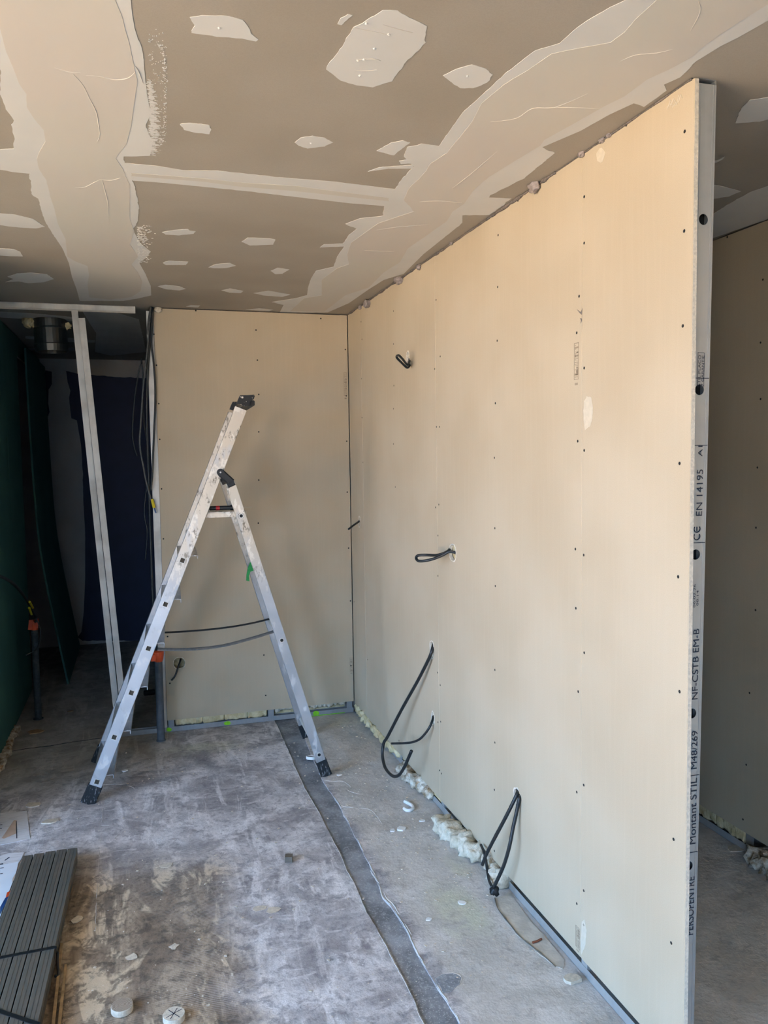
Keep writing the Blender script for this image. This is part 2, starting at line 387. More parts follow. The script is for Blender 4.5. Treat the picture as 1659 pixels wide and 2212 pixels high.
# floor: two screed fields either side of a lower, darker joint strip
fl = empty('floor', (0, -1.5, 0)); struct(fl, 'dusty grey concrete screed floor with a darker joint strip', 'floor')
_jl = [on_floor(u, v) for u, v in [(913,2201),(872,2114),(838,2046),(794,1972),(761,1898),(730,1834),(690,1756),(659,1702),(626,1628),(602,1574)]]
_jr = [on_floor(u, v) for u, v in [(993,2212),(953,2144),(919,2087),(882,2019),(845,1958),(828,1938),(798,1864),(767,1807),(733,1742),(696,1685),(672,1630),(648,1568)]]
jl = [(_jl[0].x-.01, YS), (_jl[0].x-.005, -3.4)]+[(p.x, p.y) for p in _jl]+[(_jl[-1].x, .10)]
jr = [(_jr[0].x, YS), (_jr[0].x, -3.4)]+[(p.x, p.y) for p in _jr]+[(_jr[-1].x, .10)]
def wob(pl, amp, seed):
    out = []
    for (x0, y0), (x1, y1) in zip(pl, pl[1:]):
        k = max(1, int(abs(y1-y0)/.03))
        for j in range(k):
            y = y0+(y1-y0)*j/k; out.append((x0+(x1-x0)*j/k+amp*(nz((0, y), 9, seed)+.5*nz((0, y), 31, seed)), y))
    return out+[pl[-1]]
jl = wob(jl, .004, 1); jr = wob(jr, .006, 2)
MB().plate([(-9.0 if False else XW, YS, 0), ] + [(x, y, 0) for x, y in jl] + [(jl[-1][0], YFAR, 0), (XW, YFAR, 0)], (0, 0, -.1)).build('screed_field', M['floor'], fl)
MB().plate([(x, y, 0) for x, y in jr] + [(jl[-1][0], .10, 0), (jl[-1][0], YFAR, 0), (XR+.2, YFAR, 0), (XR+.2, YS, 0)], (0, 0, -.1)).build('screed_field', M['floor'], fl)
MB().plate([(x-.02, y, -.005) for x, y in jl] + [(x+.02, y, -.005) for x, y in reversed(jr)], (0, 0, -.09)).build('joint_strip', M['strip'], fl)
def ridge(path, r, name='mortar_ridge', mat='ridge', fl_=fl, seed=[0]):
    seed[0] += 1; P = spline([Vector((p[0], p[1], .0)) for p in path], 4); mb = MB(); run = []
    fine = []
    for a, b in zip(P, P[1:]):
        k = max(1, int((b-a).length/.006)); fine += [a.lerp(b, i/k) for i in range(k)]
    fine.append(P[-1])
    def flush():
        n = len(run)
        if n < 4: return
        vs = []; f = []
        for i, (p, d, w) in enumerate(run):
            e = min(1, i/2, (n-1-i)/2); nrm = Vector((-d.y, d.x, 0)); w *= .25+.75*e; h = r*.5*e+.0004
            vs += [p-nrm*w+Vector((0, 0, -.001)), p+Vector((nrm.x*w*.2, nrm.y*w*.2, h)), p+nrm*w+Vector((0, 0, -.001))]
        for i in range(n-1): f += [(3*i, 3*i+3, 3*i+4, 3*i+1), (3*i+1, 3*i+4, 3*i+5, 3*i+2)]
        mb.add(vs, f)
    for i, p in enumerate(fine):
        d = (fine[min(i+1, len(fine)-1)]-fine[max(i-1, 0)]).normalized(); k = nz(p, 14, seed[0])+.5*nz(p, 60, seed[0])
        if k > -.28: run.append((p+Vector((-d.y, d.x, 0))*.002*nz(p, 40, 3), d, r*(.5+.9*max(0, k+.28))))
        else: flush(); run = []
    flush()
    if mb.v: mb.build(name, M[mat], fl_)
ridge([(x+.003, y) for x, y in jr if -3.3 < y < -1.0], .0035)
ridge([(x-.003, y) for x, y in jl if -3.3 < y < -.2], .0022)
ridge([on_floor(u, v) for u, v in [(800, 1880), (822, 1915), (835, 1940), (850, 1955), (872, 1992), (890, 2020)]], .003)
ridge([on_floor(u, v) for u, v in [(695, 1684), (715, 1688), (740, 1688), (757, 1700), (752, 1708), (778, 1716)]], .0022)
ridge([on_floor(u, v) for u, v in [(733, 1735), (745, 1743), (795, 1748), (815, 1765), (825, 1780)]], .0025)
ridge([on_floor(u, v) for u, v in [(180, 1680), (184, 1690), (215, 1695), (255, 1694), (285, 1700), (290, 1705)]], .0022)
ridge([on_floor(u, v) for u, v in [(218, 1730), (221, 1750), (219, 1790), (214, 1850), (209, 1930), (206, 2010)]], .0022)
ridge([on_floor(u, v) for u, v in [(218, 1783), (262, 1785), (258, 1800), (245, 1815)]], .0022)
MB().tube([on_floor(u, v, .0008) for u, v in [(18,1624),(60,1617),(110,1611),(150,1604),(200,1597),(238,1591)]], lambda t: .003*(.4+abs(nz((t*9, 0), 1, 7))), 6, smooth=6).build('floor_crack', M['dark'], fl)
# notch beside the strip near the camera
nt = [on_floor(u, v, .0015) for u, v in [(940, 2113), (960, 2103), (985, 2103), (996, 2112), (992, 2126), (975, 2140), (958, 2145), (950, 2130)]]
MB().plate(rough(nt, .01, .004, 3), (0, 0, -.0014)).build('mortar_notch', M['strip'], fl)
ridge([p for p in nt[:6]], .003)
# sand-filled trench along the partition track with a torn edge strip
tr = [on_floor(u, v, .002) for u, v in [(1068, 1940), (1090, 1935), (1100, 1925), (1135, 1975), (1175, 2020), (1222, 2076), (1215, 2092), (1200, 2088), (1165, 2060), (1120, 2020), (1090, 1985), (1075, 1960)]]
MB().plate(rough(tr, .010, .007, 5), (0, 0, -.0018)).build('mortar_trench', M['sandy'], fl)
MB().tube([on_floor(u, v, .004) for u, v in [(1069, 1940), (1075, 1962), (1092, 1985), (1104, 2000), (1122, 2022), (1150, 2045), (1175, 2065), (1200, 2088)]], lambda t: .0032*(.4+abs(nz((t*12, 1), 1, 1))), 6, smooth=3).build('torn_edge_strip', M['galv_dark'], fl)
MB().tube([on_floor(u, v, .006) for u, v in [(1150, 2036), (1160, 2033), (1170, 2028)]], .0035, 6).build('rusty_wire_end', simple('rust', srgb(132, 78, 54), .9), fl)

# ceiling of boards
ce = empty('ceiling', (0, -1.5, H)); struct(ce, 'plasterboard ceiling with filled joints and filler patches', 'ceiling')
T = .0125
for x0, x1, y0, y1 in ((XW, -1.335, -2.185, YFAR), (-1.333, -.202, -2.185, YFAR), (-.2, XR+.2, -2.185, YFAR), (XW, -1.335, YS, -2.187), (-1.333, -.202, YS, -2.187), (-.2, XR+.2, YS, -2.187)):
    MB().box((x0, y0, H), (x1, y1, H+T)).build('ceiling_board', M['ceil_board'], ce)
MB().box((XW-.3, YS-.3, H+T), (XR+.5, YFAR+.3, H+.3)).build('light_block_slab', M['light_block'], ce)  # unseen slab added to stop daylight leaking in above the boards
ca = crop(0, 0, .33755); cb = crop(380, 0, .434); cc = crop(560, 300, .42194); cdx = crop(1000, 0, .39723)
def cplate(px, name, mat, th, step=.012, amp=.005, seed=1, fr=45, par=None):
    P = [on_ceil(u, v) for u, v in px]
    return MB().plate(rough(P, step, amp, seed, fr), (0, 0, -th)).build(name, mat, par or ce)
def trowel(px, r=.0008):
    MB().tube([on_ceil(u, v)-Vector((0, 0, .0013)) for u, v in px], lambda t: r*(.5+math.sin(math.pi*t)), 5, smooth=4).build('trowel_ridge', M['compound2'], ce)
b1r = ca([(835,0),(860,180),(915,330),(930,520),(945,640),(970,720),(930,800),(975,900),(970,960),(960,995),(790,1000),(800,1050),(845,1150),(875,1240),(888,1330),(880,1420),(850,1470),(900,1560),(965,1610),(920,1660),(890,1680),(930,1750),(965,1830),(968,1890),(880,1910),(790,1925)])
b1l = ca([(510,1925),(490,1850),(460,1770),(440,1680),(400,1590),(340,1500),(290,1420),(260,1330),(245,1270),(200,1240),(195,1150),(190,1110),(90,1100),(0,1085),(-300,1060),(-300,925),(0,955),(85,950),(90,880),(75,800),(90,770),(40,700),(0,600)])
P = [on_ceil(u, v) for u, v in b1r]; Q = [on_ceil(u, v) for u, v in b1l]
xl_, xr_ = Q[-1].x, P[0].x
P = [Vector((xr_+.03, -6.5, H)), Vector((xr_+.01, -4.2, H))]+P+Q+[Vector((xl_+.02, -2.8, H)), Vector((xl_-.01, -3.3, H)), Vector((xl_-.03, -4.2, H)), Vector((xl_-.02, -6.5, H))]
MB().plate(rough(P, .012, .005, 1), (0, 0, -.0008)).build('joint_band', M['compound'], ce)
i1r = ca([(740,0),(780,100),(820,250),(860,430),(880,520),(860,650),(840,800),(810,920),(760,980),(740,1010),(790,1090),(830,1180),(830,1290),(830,1400),(860,1480),(830,1560),(885,1640),(840,1690),(880,1740),(910,1800),(900,1860),(840,1900),(700,1915)])
i1l = ca([(570,1900),(560,1820),(570,1760),(560,1700),(480,1670),(430,1640),(420,1530),(370,1430),(350,1340),(320,1250),(300,1160),(240,1060),(240,990),(290,900),(280,830),(220,760),(170,680),(170,600),(120,530),(80,420),(40,330),(0,180)])
P = [on_ceil(u, v) for u, v in i1r]; Q = [on_ceil(u, v) for u, v in i1l]
P = [Vector((P[0].x, -6.5, H)), Vector((P[0].x, -4.2, H))]+P+Q+[Vector((Q[-1].x-.01, -3.4, H)), Vector((Q[-1].x, -6.5, H))]
MB().plate(rough(P, .015, .004, 2, 18), (0, 0, -.0014)).build('joint_band_top_coat', M['compound2'], ce)
b2l = cc([(105,888),(125,850),(65,835),(190,815),(245,800),(250,760),(265,715),(290,675),(380,655),(400,600),(435,550),(310,555),(330,540),(430,535),(460,490),(500,460),(440,435),(520,405),(630,395),(640,340),(690,260),(735,200),(790,140),(740,90),(760,40),(830,25),(920,35)])+cdx([(0,610),(100,520),(240,390),(390,275),(530,230),(620,150),(700,95),(800,40),(880,0)])
b2r = cdx([(1659,110),(1500,200),(1400,250),(1270,330),(1180,420),(1090,460),(1110,490),(985,580),(930,560),(800,620),(640,710),(500,770),(430,800),(500,830),(380,930),(330,970),(150,1060)])+cc([(1175,300),(1290,305),(1240,345),(1180,388),(1040,390),(1040,430),(840,590),(740,690),(640,720),(560,770),(460,840),(350,888)])
P = [on_ceil(u, v) for u, v in b2l]; Q = [on_ceil(u, v) for u, v in b2r]
P = P+[Vector((P[-1].x, -4.2, H)), Vector((P[-1].x, -6.5, H)), Vector((Q[0].x+.05, -6.5, H)), Vector((Q[0].x+.05, -4.2, H))]+Q
MB().plate(rough(P, .012, .005, 3), (0, 0, -.0008)).build('joint_band', M['compound'], ce)
i2l = cc([(160,880),(230,815),(320,800),(320,720),(400,660),(460,640),(450,590),(470,530),(540,480),(610,430),(700,400),(790,370),(740,310),(760,260),(830,190),(880,120),(960,70)])+cdx([(50,660),(100,560),(220,460),(350,380),(480,290),(620,260),(800,230),(880,170),(940,100),(1050,0)])
i2r = cdx([(1659,20),(1480,130),(1320,240),(1240,310),(1130,370),(1000,430),(880,520),(760,580),(620,660),(440,760),(420,790),(270,880),(140,960),(50,1040)])+cc([(1050,330),(990,370),(960,420),(860,490),(760,560),(720,630),(640,680),(560,760),(440,800),(330,885)])
P = [on_ceil(u, v) for u, v in i2l]; Q = [on_ceil(u, v) for u, v in i2r]
P = P+[Vector((P[-1].x, -6.5, H)), Vector((Q[0].x+.02, -6.5, H))]+Q
MB().plate(rough(P, .015, .004, 4, 18), (0, 0, -.0014)).build('joint_band_top_coat', M['compound2'], ce)
xj = ca([(780,1040),(1000,1060),(1180,1090),(1400,1092)])+cb([(210,850),(500,880),(800,905),(1100,942),(1150,1000),(1100,1030),(860,1010),(560,975),(300,945),(0,915)])+ca([(1000,1165),(850,1155),(780,1100)])
cplate(xj, 'cross_joint_band', M['compound'], .0007, seed=6)
cplate(ca([(840,1105),(1300,1140)])+cb([(300,905),(600,925),(1060,985),(1060,1000),(600,950),(300,925)])+ca([(1300,1160),(840,1125)]), 'cross_joint_top_coat', M['compound2'], .0012, seed=7)
patches = [cb([(71,85),(130,75),(260,78),(330,100),(362,130),(375,165),(410,195),(400,205),(330,190),(230,183),(75,163),(92,125)]),
 cb([(1030,48),(1105,52),(1180,95),(1245,130),(1242,210),(1205,250),(1155,295),(1105,360),(1075,402),(980,433),(900,422),(820,400),(775,365),(745,345),(760,315),(800,270),(850,190),(885,135),(950,100)]),
 cb([(1332,375),(1400,340),(1475,320),(1540,342),(1579,370),(1550,410),(1480,438),(1415,436),(1370,410)]),
 cb([(20,617),(60,610),(165,620),(176,640),(167,667),(90,658),(40,645)]),
 cb([(592,708),(620,685),(680,675),(740,685),(780,708),(740,728),(655,738),(610,725)]),
 cb([(998,750),(1070,710),(1130,698),(1163,710),(1110,750),(1085,772)]),
 cb([(955,853),(1010,832),(1180,820),(1180,838),(1060,838)]), cb([(1110,800),(1170,790),(1190,812),(1120,815)]),
 cb([(805,118),(825,90),(855,70),(880,74),(850,98),(825,122)]),
 ca([(1040,1485),(1110,1472),(1205,1465),(1215,1475),(1250,1480),(1240,1495),(1140,1505),(1060,1500)]),
 ca([(-60,1362),(0,1365),(100,1372),(210,1400),(290,1450),(230,1460),(120,1455),(0,1440),(-60,1432)]),
 ca([(-50,1585),(90,1595),(130,1610),(145,1640),(60,1638),(-50,1630)]),
 ca([(45,1770),(110,1750),(200,1745),(300,1755),(345,1785),(280,1805),(180,1812),(120,1800),(35,1805),(90,1785)]),
 ca([(1040,1680),(1080,1668),(1205,1675),(1190,1695),(1060,1695)]), ca([(1335,1710),(1380,1690),(1470,1683),(1512,1700),(1440,1715),(1370,1715)]),
 ca([(1008,1832),(1060,1822),(1150,1832),(1187,1848),(1150,1858),(1060,1850)]), ca([(1418,1858),(1470,1845),(1560,1862),(1540,1875),(1470,1872)]),
 [(522,522),(535,513),(585,515),(595,517),(590,528),(540,530)], [(548,633),(580,628),(628,636),(610,641),(570,638)], [(585,585),(600,578),(625,582),(610,591),(595,592)],
 [(402,662),(412,659),(432,660),(428,664)], [(530,669),(560,666),(590,669),(580,672)],
 [(1588,266),(1600,234),(1620,216),(1659,210),(1700,212),(1700,250),(1659,258),(1640,262)], [(1520,396),(1560,402),(1600,413),(1575,424),(1520,432)],
 [(1530,352),(1552,345),(1566,338),(1562,343),(1545,352)]]
for i, p in enumerate(patches):
    cplate(p, 'filler_patch', M['compound'], .0009, .006 if i > 2 else .01, .003, 10+i, 60)
for q in ([(885,135),(960,150),(1060,170)],[(1030,120),(1100,140),(1180,160)],[(905,295),(980,290),(1020,300)],[(890,345),(940,350),(1000,345)]): trowel(cb(q), .0006)
for u, v in [(935,293),(905,297),(988,238),(1058,168),(915,373),(948,113),(215,135),(1450,375),(672,710)]:
    MB().blob(on_ceil(*cb([(u, v)])[0])-Vector((0, 0, .001)), .003, seed=u, amp=.5, sub=2).build('filler_nib', M['compound'], ce)
# compound in the right-hand room, along its wall
cplate([(1500,472),(1540,462),(1575,440),(1620,415),(1670,398),(1720,380),(1800,350),(1900,330),(1900,392),(1659,473),(1537,515),(1500,527)], 'joint_band', M['compound'], .0008, seed=40)
# dark room ceiling: filled joints
for k, p in enumerate(([(-30,672),(60,676),(150,684),(180,690),(150,694),(40,688),(-30,684)], [(178,672),(250,675),(300,690),(316,760),(240,768),(205,760),(208,720),(195,700)], [(55,726),(150,730),(205,735),(205,740),(120,738),(55,731)], [(60,752),(160,752),(160,757),(60,757)])):
    cplate(p, 'joint_band', M['compound'], .0008, seed=60+k)
# dry-brush flecks beside the left band, and trowel ridges on the bands
fk = MB()
for i in range(900):
    if i < 420: a = random.betavariate(2.2, 1.3); u = (940+26*math.sin(a*3)+abs(random.gauss(0, 24))*(.4+a), 480+515*a); s = random.uniform(.0006, .0022); st_ = 3.2
    elif i < 600: u = (random.uniform(950, 1070), random.uniform(180, 930)); s = random.uniform(.0003, .0008); st_ = 1.3
    elif i < 700: a = random.random(); u = (1058-35*(2*a-1)**4+random.gauss(0, 7), 280+650*a); s = random.uniform(.0004, .0012); st_ = 1.4
    else: u = (880+abs(random.gauss(0, 38)), 1440+random.random()*240); s = random.uniform(.0005, .0018); st_ = 2.6
    q = on_ceil(*ca([u])[0]); an = random.uniform(-.2, .5)
    th_ = .00025+i*6e-7; fk.obox(q-Vector((0, 0, th_)), (s*st_*math.cos(an), s*st_*math.sin(an), 0), (-s*math.sin(an), s*math.cos(an), 0), (0, 0, th_))
tag(fk.build('compound_flecks', M['compound'], ce), None, None, None, 'stuff')
trowel(ca([(470,470),(530,540),(570,620),(615,710),(630,790),(638,860),(622,905)])); trowel(ca([(550,480),(640,485),(730,505),(820,495),(865,455)]))
trowel(ca([(655,1150),(670,1210),(690,1290),(694,1370)])); trowel(ca([(480,1195),(540,1195),(600,1165),(640,1145)])); trowel(ca([(640,1145),(710,1150),(770,1135)]))
trowel(ca([(345,430),(440,455),(515,460)])); trowel(ca([(865,420),(890,460),(915,530)]))
trowel(cdx([(150,660),(290,640),(380,585),(500,580),(680,505)])); trowel(cdx([(380,585),(560,580),(740,588)])); trowel(cdx([(855,330),(940,295),(1050,285),(1140,265)]))
trowel(cdx([(1280,0),(1290,60),(1240,160)])); trowel(cc([(820,320),(920,315),(1040,325)])); trowel(cc([(600,465),(700,450),(870,436)])); trowel(cc([(990,250),(1080,180),(1220,60)])); trowel(cc([(540,570),(690,575)]))

# generic walls round the space (behind the camera, the window wall, closures)
def wall(name, boxes, mat, label):
    r = empty(name, boxes[0][0]); struct(r, label, 'wall')
    for a, b in boxes: MB().box(a, b if b[2] < H else (b[0], b[1], H+T)).build('wall_panel', mat, r)
    return r
wall('wall_window', [((XW-.2, YS, 0), (XW, WIN_Y0, H)), ((XW-.2, WIN_Y1, 0), (XW, -1.3, H)), ((XW-.2, WIN_Y0, WIN_Z1), (XW, WIN_Y1, H)), ((XW-.2, WIN_Y0, -.1), (XW, WIN_Y1, WIN_Z0))], M['bounce_white'], 'outer wall with the wide daylight opening left of the room')
wall('wall_front', [((XW-.2, YS-.15, 0), (FILL_OPENING[0], YS, H)), ((FILL_OPENING[1], YS-.15, 0), (XR+.2, YS, H)), ((FILL_OPENING[0], YS-.15, 0), (FILL_OPENING[1], YS, FILL_OPENING[2])), ((FILL_OPENING[0], YS-.15, FILL_OPENING[3]), (FILL_OPENING[1], YS, H))], M['bounce_white'], 'wall behind the camera position')
wall('wall_return', [((XW, -1.30, 0), (XL-.05, -1.20, H)), ((XW-.1, -1.2, 0), (XW, YFAR, H))], M['green_board'], 'return wall closing the dark side room')
wall('wall_side_room', [((XB+.10, .06, 0), (XB+.16, YFAR, H)), ((XB+.1, .06, 0), (XR+.2, .12, H))], M['grey_paint'], 'back side of the partition in the dark room')

# ---- wall pieces
def screws(parent, pts, nrm, r=.0042):
    nrm = Vector(nrm); me = None
    for p in pts:
        if me is None:
            o = MB().lathe((0, 0, 0), nrm, [(r*.2, -.001), (r, -.001), (r, .0004), (r*.55, .0007), (r*.3, .0001)], 10).build('screw_head', M['screw'], None, base=(0, 0, 0)); me = o.data
        else: o = bpy.data.objects.new('screw_head', me); COL.objects.link(o)
        o.parent = parent; o.location = Vector(p)-world_base(parent)
def board_x(parent, x, y0, y1, z0, z1, mat, side=-1, name='plasterboard', rag=0, seed=0):
    # board whose face lies at x, thickness away from `side`; long edges chamfered
    c = .002; prof = [(x, y0+c), (x, y1-c), (x-side*c, y1), (x-side*T, y1), (x-side*T, y0), (x-side*c, y0)]
    n = len(prof); vs = [(a, b, z0) for a, b in prof]+[(a, b, z1) for a, b in prof]
    fs = [tuple(range(n)), tuple(range(2*n-1, n-1, -1))]+[(i, i+n, (i+1) % n+n, (i+1) % n) for i in range(n)]
    mb = MB(); mb.add(vs, fs); mb.mi = [1, 1]+[0, 0, 1, 0, 1, 0]
    o = mb.build(name, [mat, M['core']], parent)
    bm = bmesh.new(); bm.from_mesh(o.data); bmesh.ops.recalc_face_normals(bm, faces=bm.faces); bm.to_mesh(o.data); bm.free()
    return o
def hole_cutter(c, n, ry, rz, seed):
    c = Vector(c); n = Vector(n); z = Vector((0, 0, 1)); y = n.cross(z)
    P = []
    for i in range(18):
        a = 2*math.pi*i/18; k = 1+.18*nz((math.cos(a), math.sin(a)), 1.6, seed); P.append(c+n*.03+y*(ry*k*math.cos(a))+z*(rz*k*math.sin(a)))
    return MB().plate(P, -n*.07).build('cutter', M['core'], None), [p-n*.03 for p in P]
def rim(parent, P, n, w=.010, seed=0):
    n = Vector(n); c = sum(P, Vector())/len(P); m = len(P); vs = []; fs = []
    for i, p in enumerate(P):
        d = (p-c).normalized(); q = p+d*w*(.25+.9*abs(nz(p, 60, seed)))
        vs += [p-n*.004-d*.0005, p+n*.0012, q+n*.0006, q-n*.0005]
    for i in range(m):
        j = (i+1) % m
        for k in range(3): fs.append((4*i+k, 4*j+k, 4*j+k+1, 4*i+k+1))
    MB().add(vs, fs).build('torn_paper_rim', M['core'], parent)

# ---- right partition
G = .061
wr = empty('wall_right', (0, YE, 0)); struct(wr, 'partition of beige plasterboard on steel studs right of the room', 'wall')
J0, J1, J2 = -.2929, -1.4929, -2.6929
g = .0006
brds = [board_x(wr, 0, J0+g, -.003, G, H-.004, M['board']), board_x(wr, 0, J1+g, J0-g, G, H-.004, M['board']),
        board_x(wr, 0, J2+g, J1-g, G, H-.004, M['board']), board_x(wr, 0, YE, J2-g, G, H-.004, M['board'])]
holes = [(881,778,.028,.036,1),(776,1127,.020,.030,1),(978,1194,.036,.036,2),(933,1403,.024,.040,1),(935,1551,.020,.028,1),(1116,1721,.020,.030,2)]
for k in range(4):
    cs = []; rims = []
    for i, (u, v, ry, rz, b) in enumerate(holes):
        if b == k:
            c_, P_ = hole_cutter(on_x(u, v), (-1, 0, 0), ry, rz, i); cs.append(c_); rims.append((P_, i))
    if cs:
        cut(brds[k], cs)
        for P_, i in rims: rim(brds[k], P_, (-1, 0, 0), .011, i)
sc = {0: [(780,695),(782,733),(781,818),(782,902),(784,999),(765,1300)],
 1: [(850,672),(850,743),(851,833),(850,883),(850,959),(854,1052),(942,648),(939,797),(943,922),(941,1096),(946,1157),(946,1244),(945,1453),(946,1560),(949,1664),(794,1425),(862,1600)],
 2: [(1074,736),(1070,871),(1068,989),(1069,1141),(1076,508),(1075,620),(1070,1266),(1069,1447),(1069,1604),(1068,1706),(1068,1838),(1119,433),(1246,719),(1248,953),(1243,1186),(1246,1711),(1246,1952),(1244,1314),(1249,1494),(951,1480),(952,1559),(954,1671),(951,770),(949,922),(948,1090),(1251,640)],
 3: [(1262,425),(1262,525),(1262,795),(1262,973),(1261,1199),(1262,1410),(1261,1696),(1261,1924),(1261,1998),(1479,284),(1478,499),(1475,704),(1468,1001),(1465,1246),(1468,1494),(1455,1813),(1450,2037),(1353,270)]}
for k, l in sc.items(): screws(brds[k], [on_x(u, v) for u, v in l], (-1, 0, 0))
# filler smears, ink stamps, scuffs on the boards
def xplate(px, name, mat, par, th=.0005, amp=.004, seed=1, x=0): MB().plate(rough([on_x(u, v, x) for u, v in px], .008, amp, seed, 50), (-th, 0, 0)).build(name, mat, par)
M['smear'] = simple('thin_filler_smear', srgb(206, 194, 174), .85, var=.05, scale=60)
xplate([(1262,868),(1268,856),(1278,858),(1281,880),(1280,905),(1275,922),(1264,928),(1260,900)], 'filler_smear', M['smear'], brds[3], seed=3)
xplate([(1288,330),(1300,318),(1308,330),(1302,350),(1290,348)], 'filler_smear', M['smear'], brds[3], seed=4)
xplate([(1257,1990),(1263,1985),(1267,2010),(1265,2040),(1256,2062),(1254,2030)], 'filler_smear', M['smear'], brds[3], seed=5)
def stamp(u0, u1, v0, v1, par, plane, n, ex, ey):
    a = plane(u0, v1); L = abs(plane(u0, v0).z-a.z); W = (plane(u1, v1)-plane(u0, v1)).length; mb = MB()
    ex = Vector(ex); ey = Vector(ey); n = Vector(n); c0 = plane((u0+u1)/2, v1)
    def bar(s0, s1, t0, t1): mb.obox(c0+ex*(s0+s1)/2*L+ey*((t0+t1)/2-.5)*W+n*.0003, ex*(s1-s0)/2*L, ey*(t1-t0)/2*W, n*.0002)
    for t in (0, .94): bar(.12, .92, t, t+.06)
    for s in (.12, .905): bar(s, s+.015, 0, 1)
    r = random.Random(int(u0*7+v0)); s = .16
    while s < .86:
        d = r.uniform(.012, .04)
        for t in ((.18, .40), (.52, .82)): bar(s, s+d*.45, *t) if r.random() < .8 else None
        bar(s, s+d, r.choice((.18, .52, .8)), r.choice((.24, .58, .86)) if False else .9) if r.random() < .25 else None
        s += d
    bar(.0, .05, .2, .8)
    mb.build('ink_stamp', M['stampink'], par)
stamp(1240, 1250, 733, 832, brds[2], on_x, (-1, 0, 0), (0, 0, 1), (0, -1, 0))
stamp(1244, 1252, 1998, 2055, brds[2], on_x, (-1, 0, 0), (0, 0, 1), (0, -1, 0))
mk = MB().plate([on_x(u, v)-Vector((.0002, 0, 0)) for u, v in [(1246,668),(1255,674),(1258,666),(1257,680),(1252,676)]], (-.0003, 0, 0))
mk.plate([on_x(u, v)-Vector((.0002, 0, 0)) for u, v in [(1253,687),(1257,688),(1257,694),(1254,699),(1255,692)]], (-.0003, 0, 0)).build('scuff_mark', M['adhesive_dark'], brds[2])
ch = MB()
for s_ in ([(1441,236),(1449,216)],[(1449,230),(1455,212),(1461,222),(1453,232)],[(1462,226),(1467,206)],[(1466,222),(1471,204),(1474,212)],[(1447,224),(1452,226)]):
    ch.tube([on_x(u, v)-Vector((.0004, 0, 0)) for u, v in s_], .0012, 5, smooth=1)
ch.build('chalk_scribble', M['smear'], brds[3])
# steel frame of the partition
tk = MB().box((.0125, YE+.03, 0), (.0625, -.002, .001)).box((.0125, YE+.03, 0), (.0133, -.002, .03)).box((.0617, YE+.03, 0), (.0625, -.002, .03))
tk.build('floor_track', M['galv'], wr)
MB().box((.0125, YE+.004, H-.001), (.0625, 0, H-.0002)).box((.0617, YE+.004, H-.03), (.0625, 0, H)).box((.0125, YE+.004, H-.03), (.0133, 0, H)).build('ceiling_track', M['galv'], wr)
for y in (J0, J0-.6, J1, J1-.6, J2):
    MB().box((.0135, y-.018, .001), (.0615, y-.0172, H)).box((.0135, y-.018, .001), (.0143, y+.017, H)).box((.0607, y-.018, .001), (.0615, y+.017, H)).build('stud', M['galv'], wr)
# end stud: box profile leaning back at the foot
ES = empty('end_stud', (.0375, YE, 0)); ES.parent = wr; ES.location = Vector((.0375, YE, 0))-world_base(wr)
zt = H-.012; lean = .040
def es(x, z, d=0): return Vector((x, YE+.002+lean*(1-z/zt)+d, z))
web = MB(); x0, x1 = .0135, .0612
def slab(xa, xb, d0, d1, mb, z0=0, z1=zt):
    vs = [es(xa, z0, d0), es(xb, z0, d0), es(xb, z0, d1), es(xa, z0, d1), es(xa, z1, d0), es(xb, z1, d0), es(xb, z1, d1), es(xa, z1, d1)]
    mb.add(vs, [(0,3,2,1),(4,5,6,7),(0,1,5,4),(1,2,6,5),(2,3,7,6),(3,0,4,7)])
slab(x0, x1, 0, .0012, web); wb = web.build('web', M['galv'], ES)
def on_web(u, v): 
    n = Vector((0, 1, -0)); k = lean/zt  # plane y + k z = YE+.002+lean
    return hit(u, v, (0, 1, k), YE+.002+lean)
cs = []
for u, v in [(1519,474),(1510,842),(1503,1198),(1497.5,1541),(1491.5,1870)]:
    q = on_web(u, v); q.x = .0375-.003; cs.append(MB().lathe(q+Vector((0, -.02, 0)), (0, 1, 0), [(.0125, 0), (.0125, .04)], 20).build('cutter', M['dark']))
cut(wb, cs)
fb = MB(); slab(x0, x0+.001, .0012, .036, fb); slab(x1-.001, x1, .0012, .036, fb); slab(x0, x1, .036, .037, fb); fb.build('flange', M['galv'], ES)
dk = MB(); slab(x0+.0012, x1-.0012, .030, .0352, dk); dk.build('web_hole_shade', M['dark'], ES)  # dark slab stands in for the unlit inside behind the web holes
rb = MB(); slab(x1-.008, x1-.0065, -.0008, 0, rb); slab(x1-.0025, x1, -.0006, 0, rb); slab(x0+.006, x0+.0075, -.0008, 0, rb); rb.build('pressed_rib', M['galv'], ES)
up = (es(0, 2)-es(0, 1)).normalized(); lf = Vector((-1, 0, 0)); fo = Vector((0, -.0011, 0))
for txt, u, v0, v1, hh in (('NF-CSTB EM-B', 1506.5, 1510, 1358, .017), ('M48/269', 1504.5, 1660, 1578, .017), ('Montant STIL', 1502, 1822, 1680, .019), ('PERSOPENTRE', 1497, 2018, 1893, .020),
    ('EN 14195', 1516, 1114, 1014, .017), ('A1', 1516.5, 986, 963, .012), ('06.02.26', 1501, 1312, 1262, .006), ('08:14', 1508, 1308, 1275, .006), ('STIL PLACO', 1512, 834, 767, .007), ('7 GARANTIE', 1519.5, 834, 768, .007)):
    a = on_web(u, v0); b = on_web(u, v1); a.x = min(a.x, x1-.004); text_mesh(txt, 'lettering', M['print'], ES, a, up, lf, (b.z-a.z), hh, fo)
bx = MB(); a = on_web(1520.5, 836); b = on_web(1520.5, 762)
for d in (0, .018): bx.obox((a+b)/2+lf*d+fo, up*((b-a).length/2), lf*.0004, (0, .0002, 0))
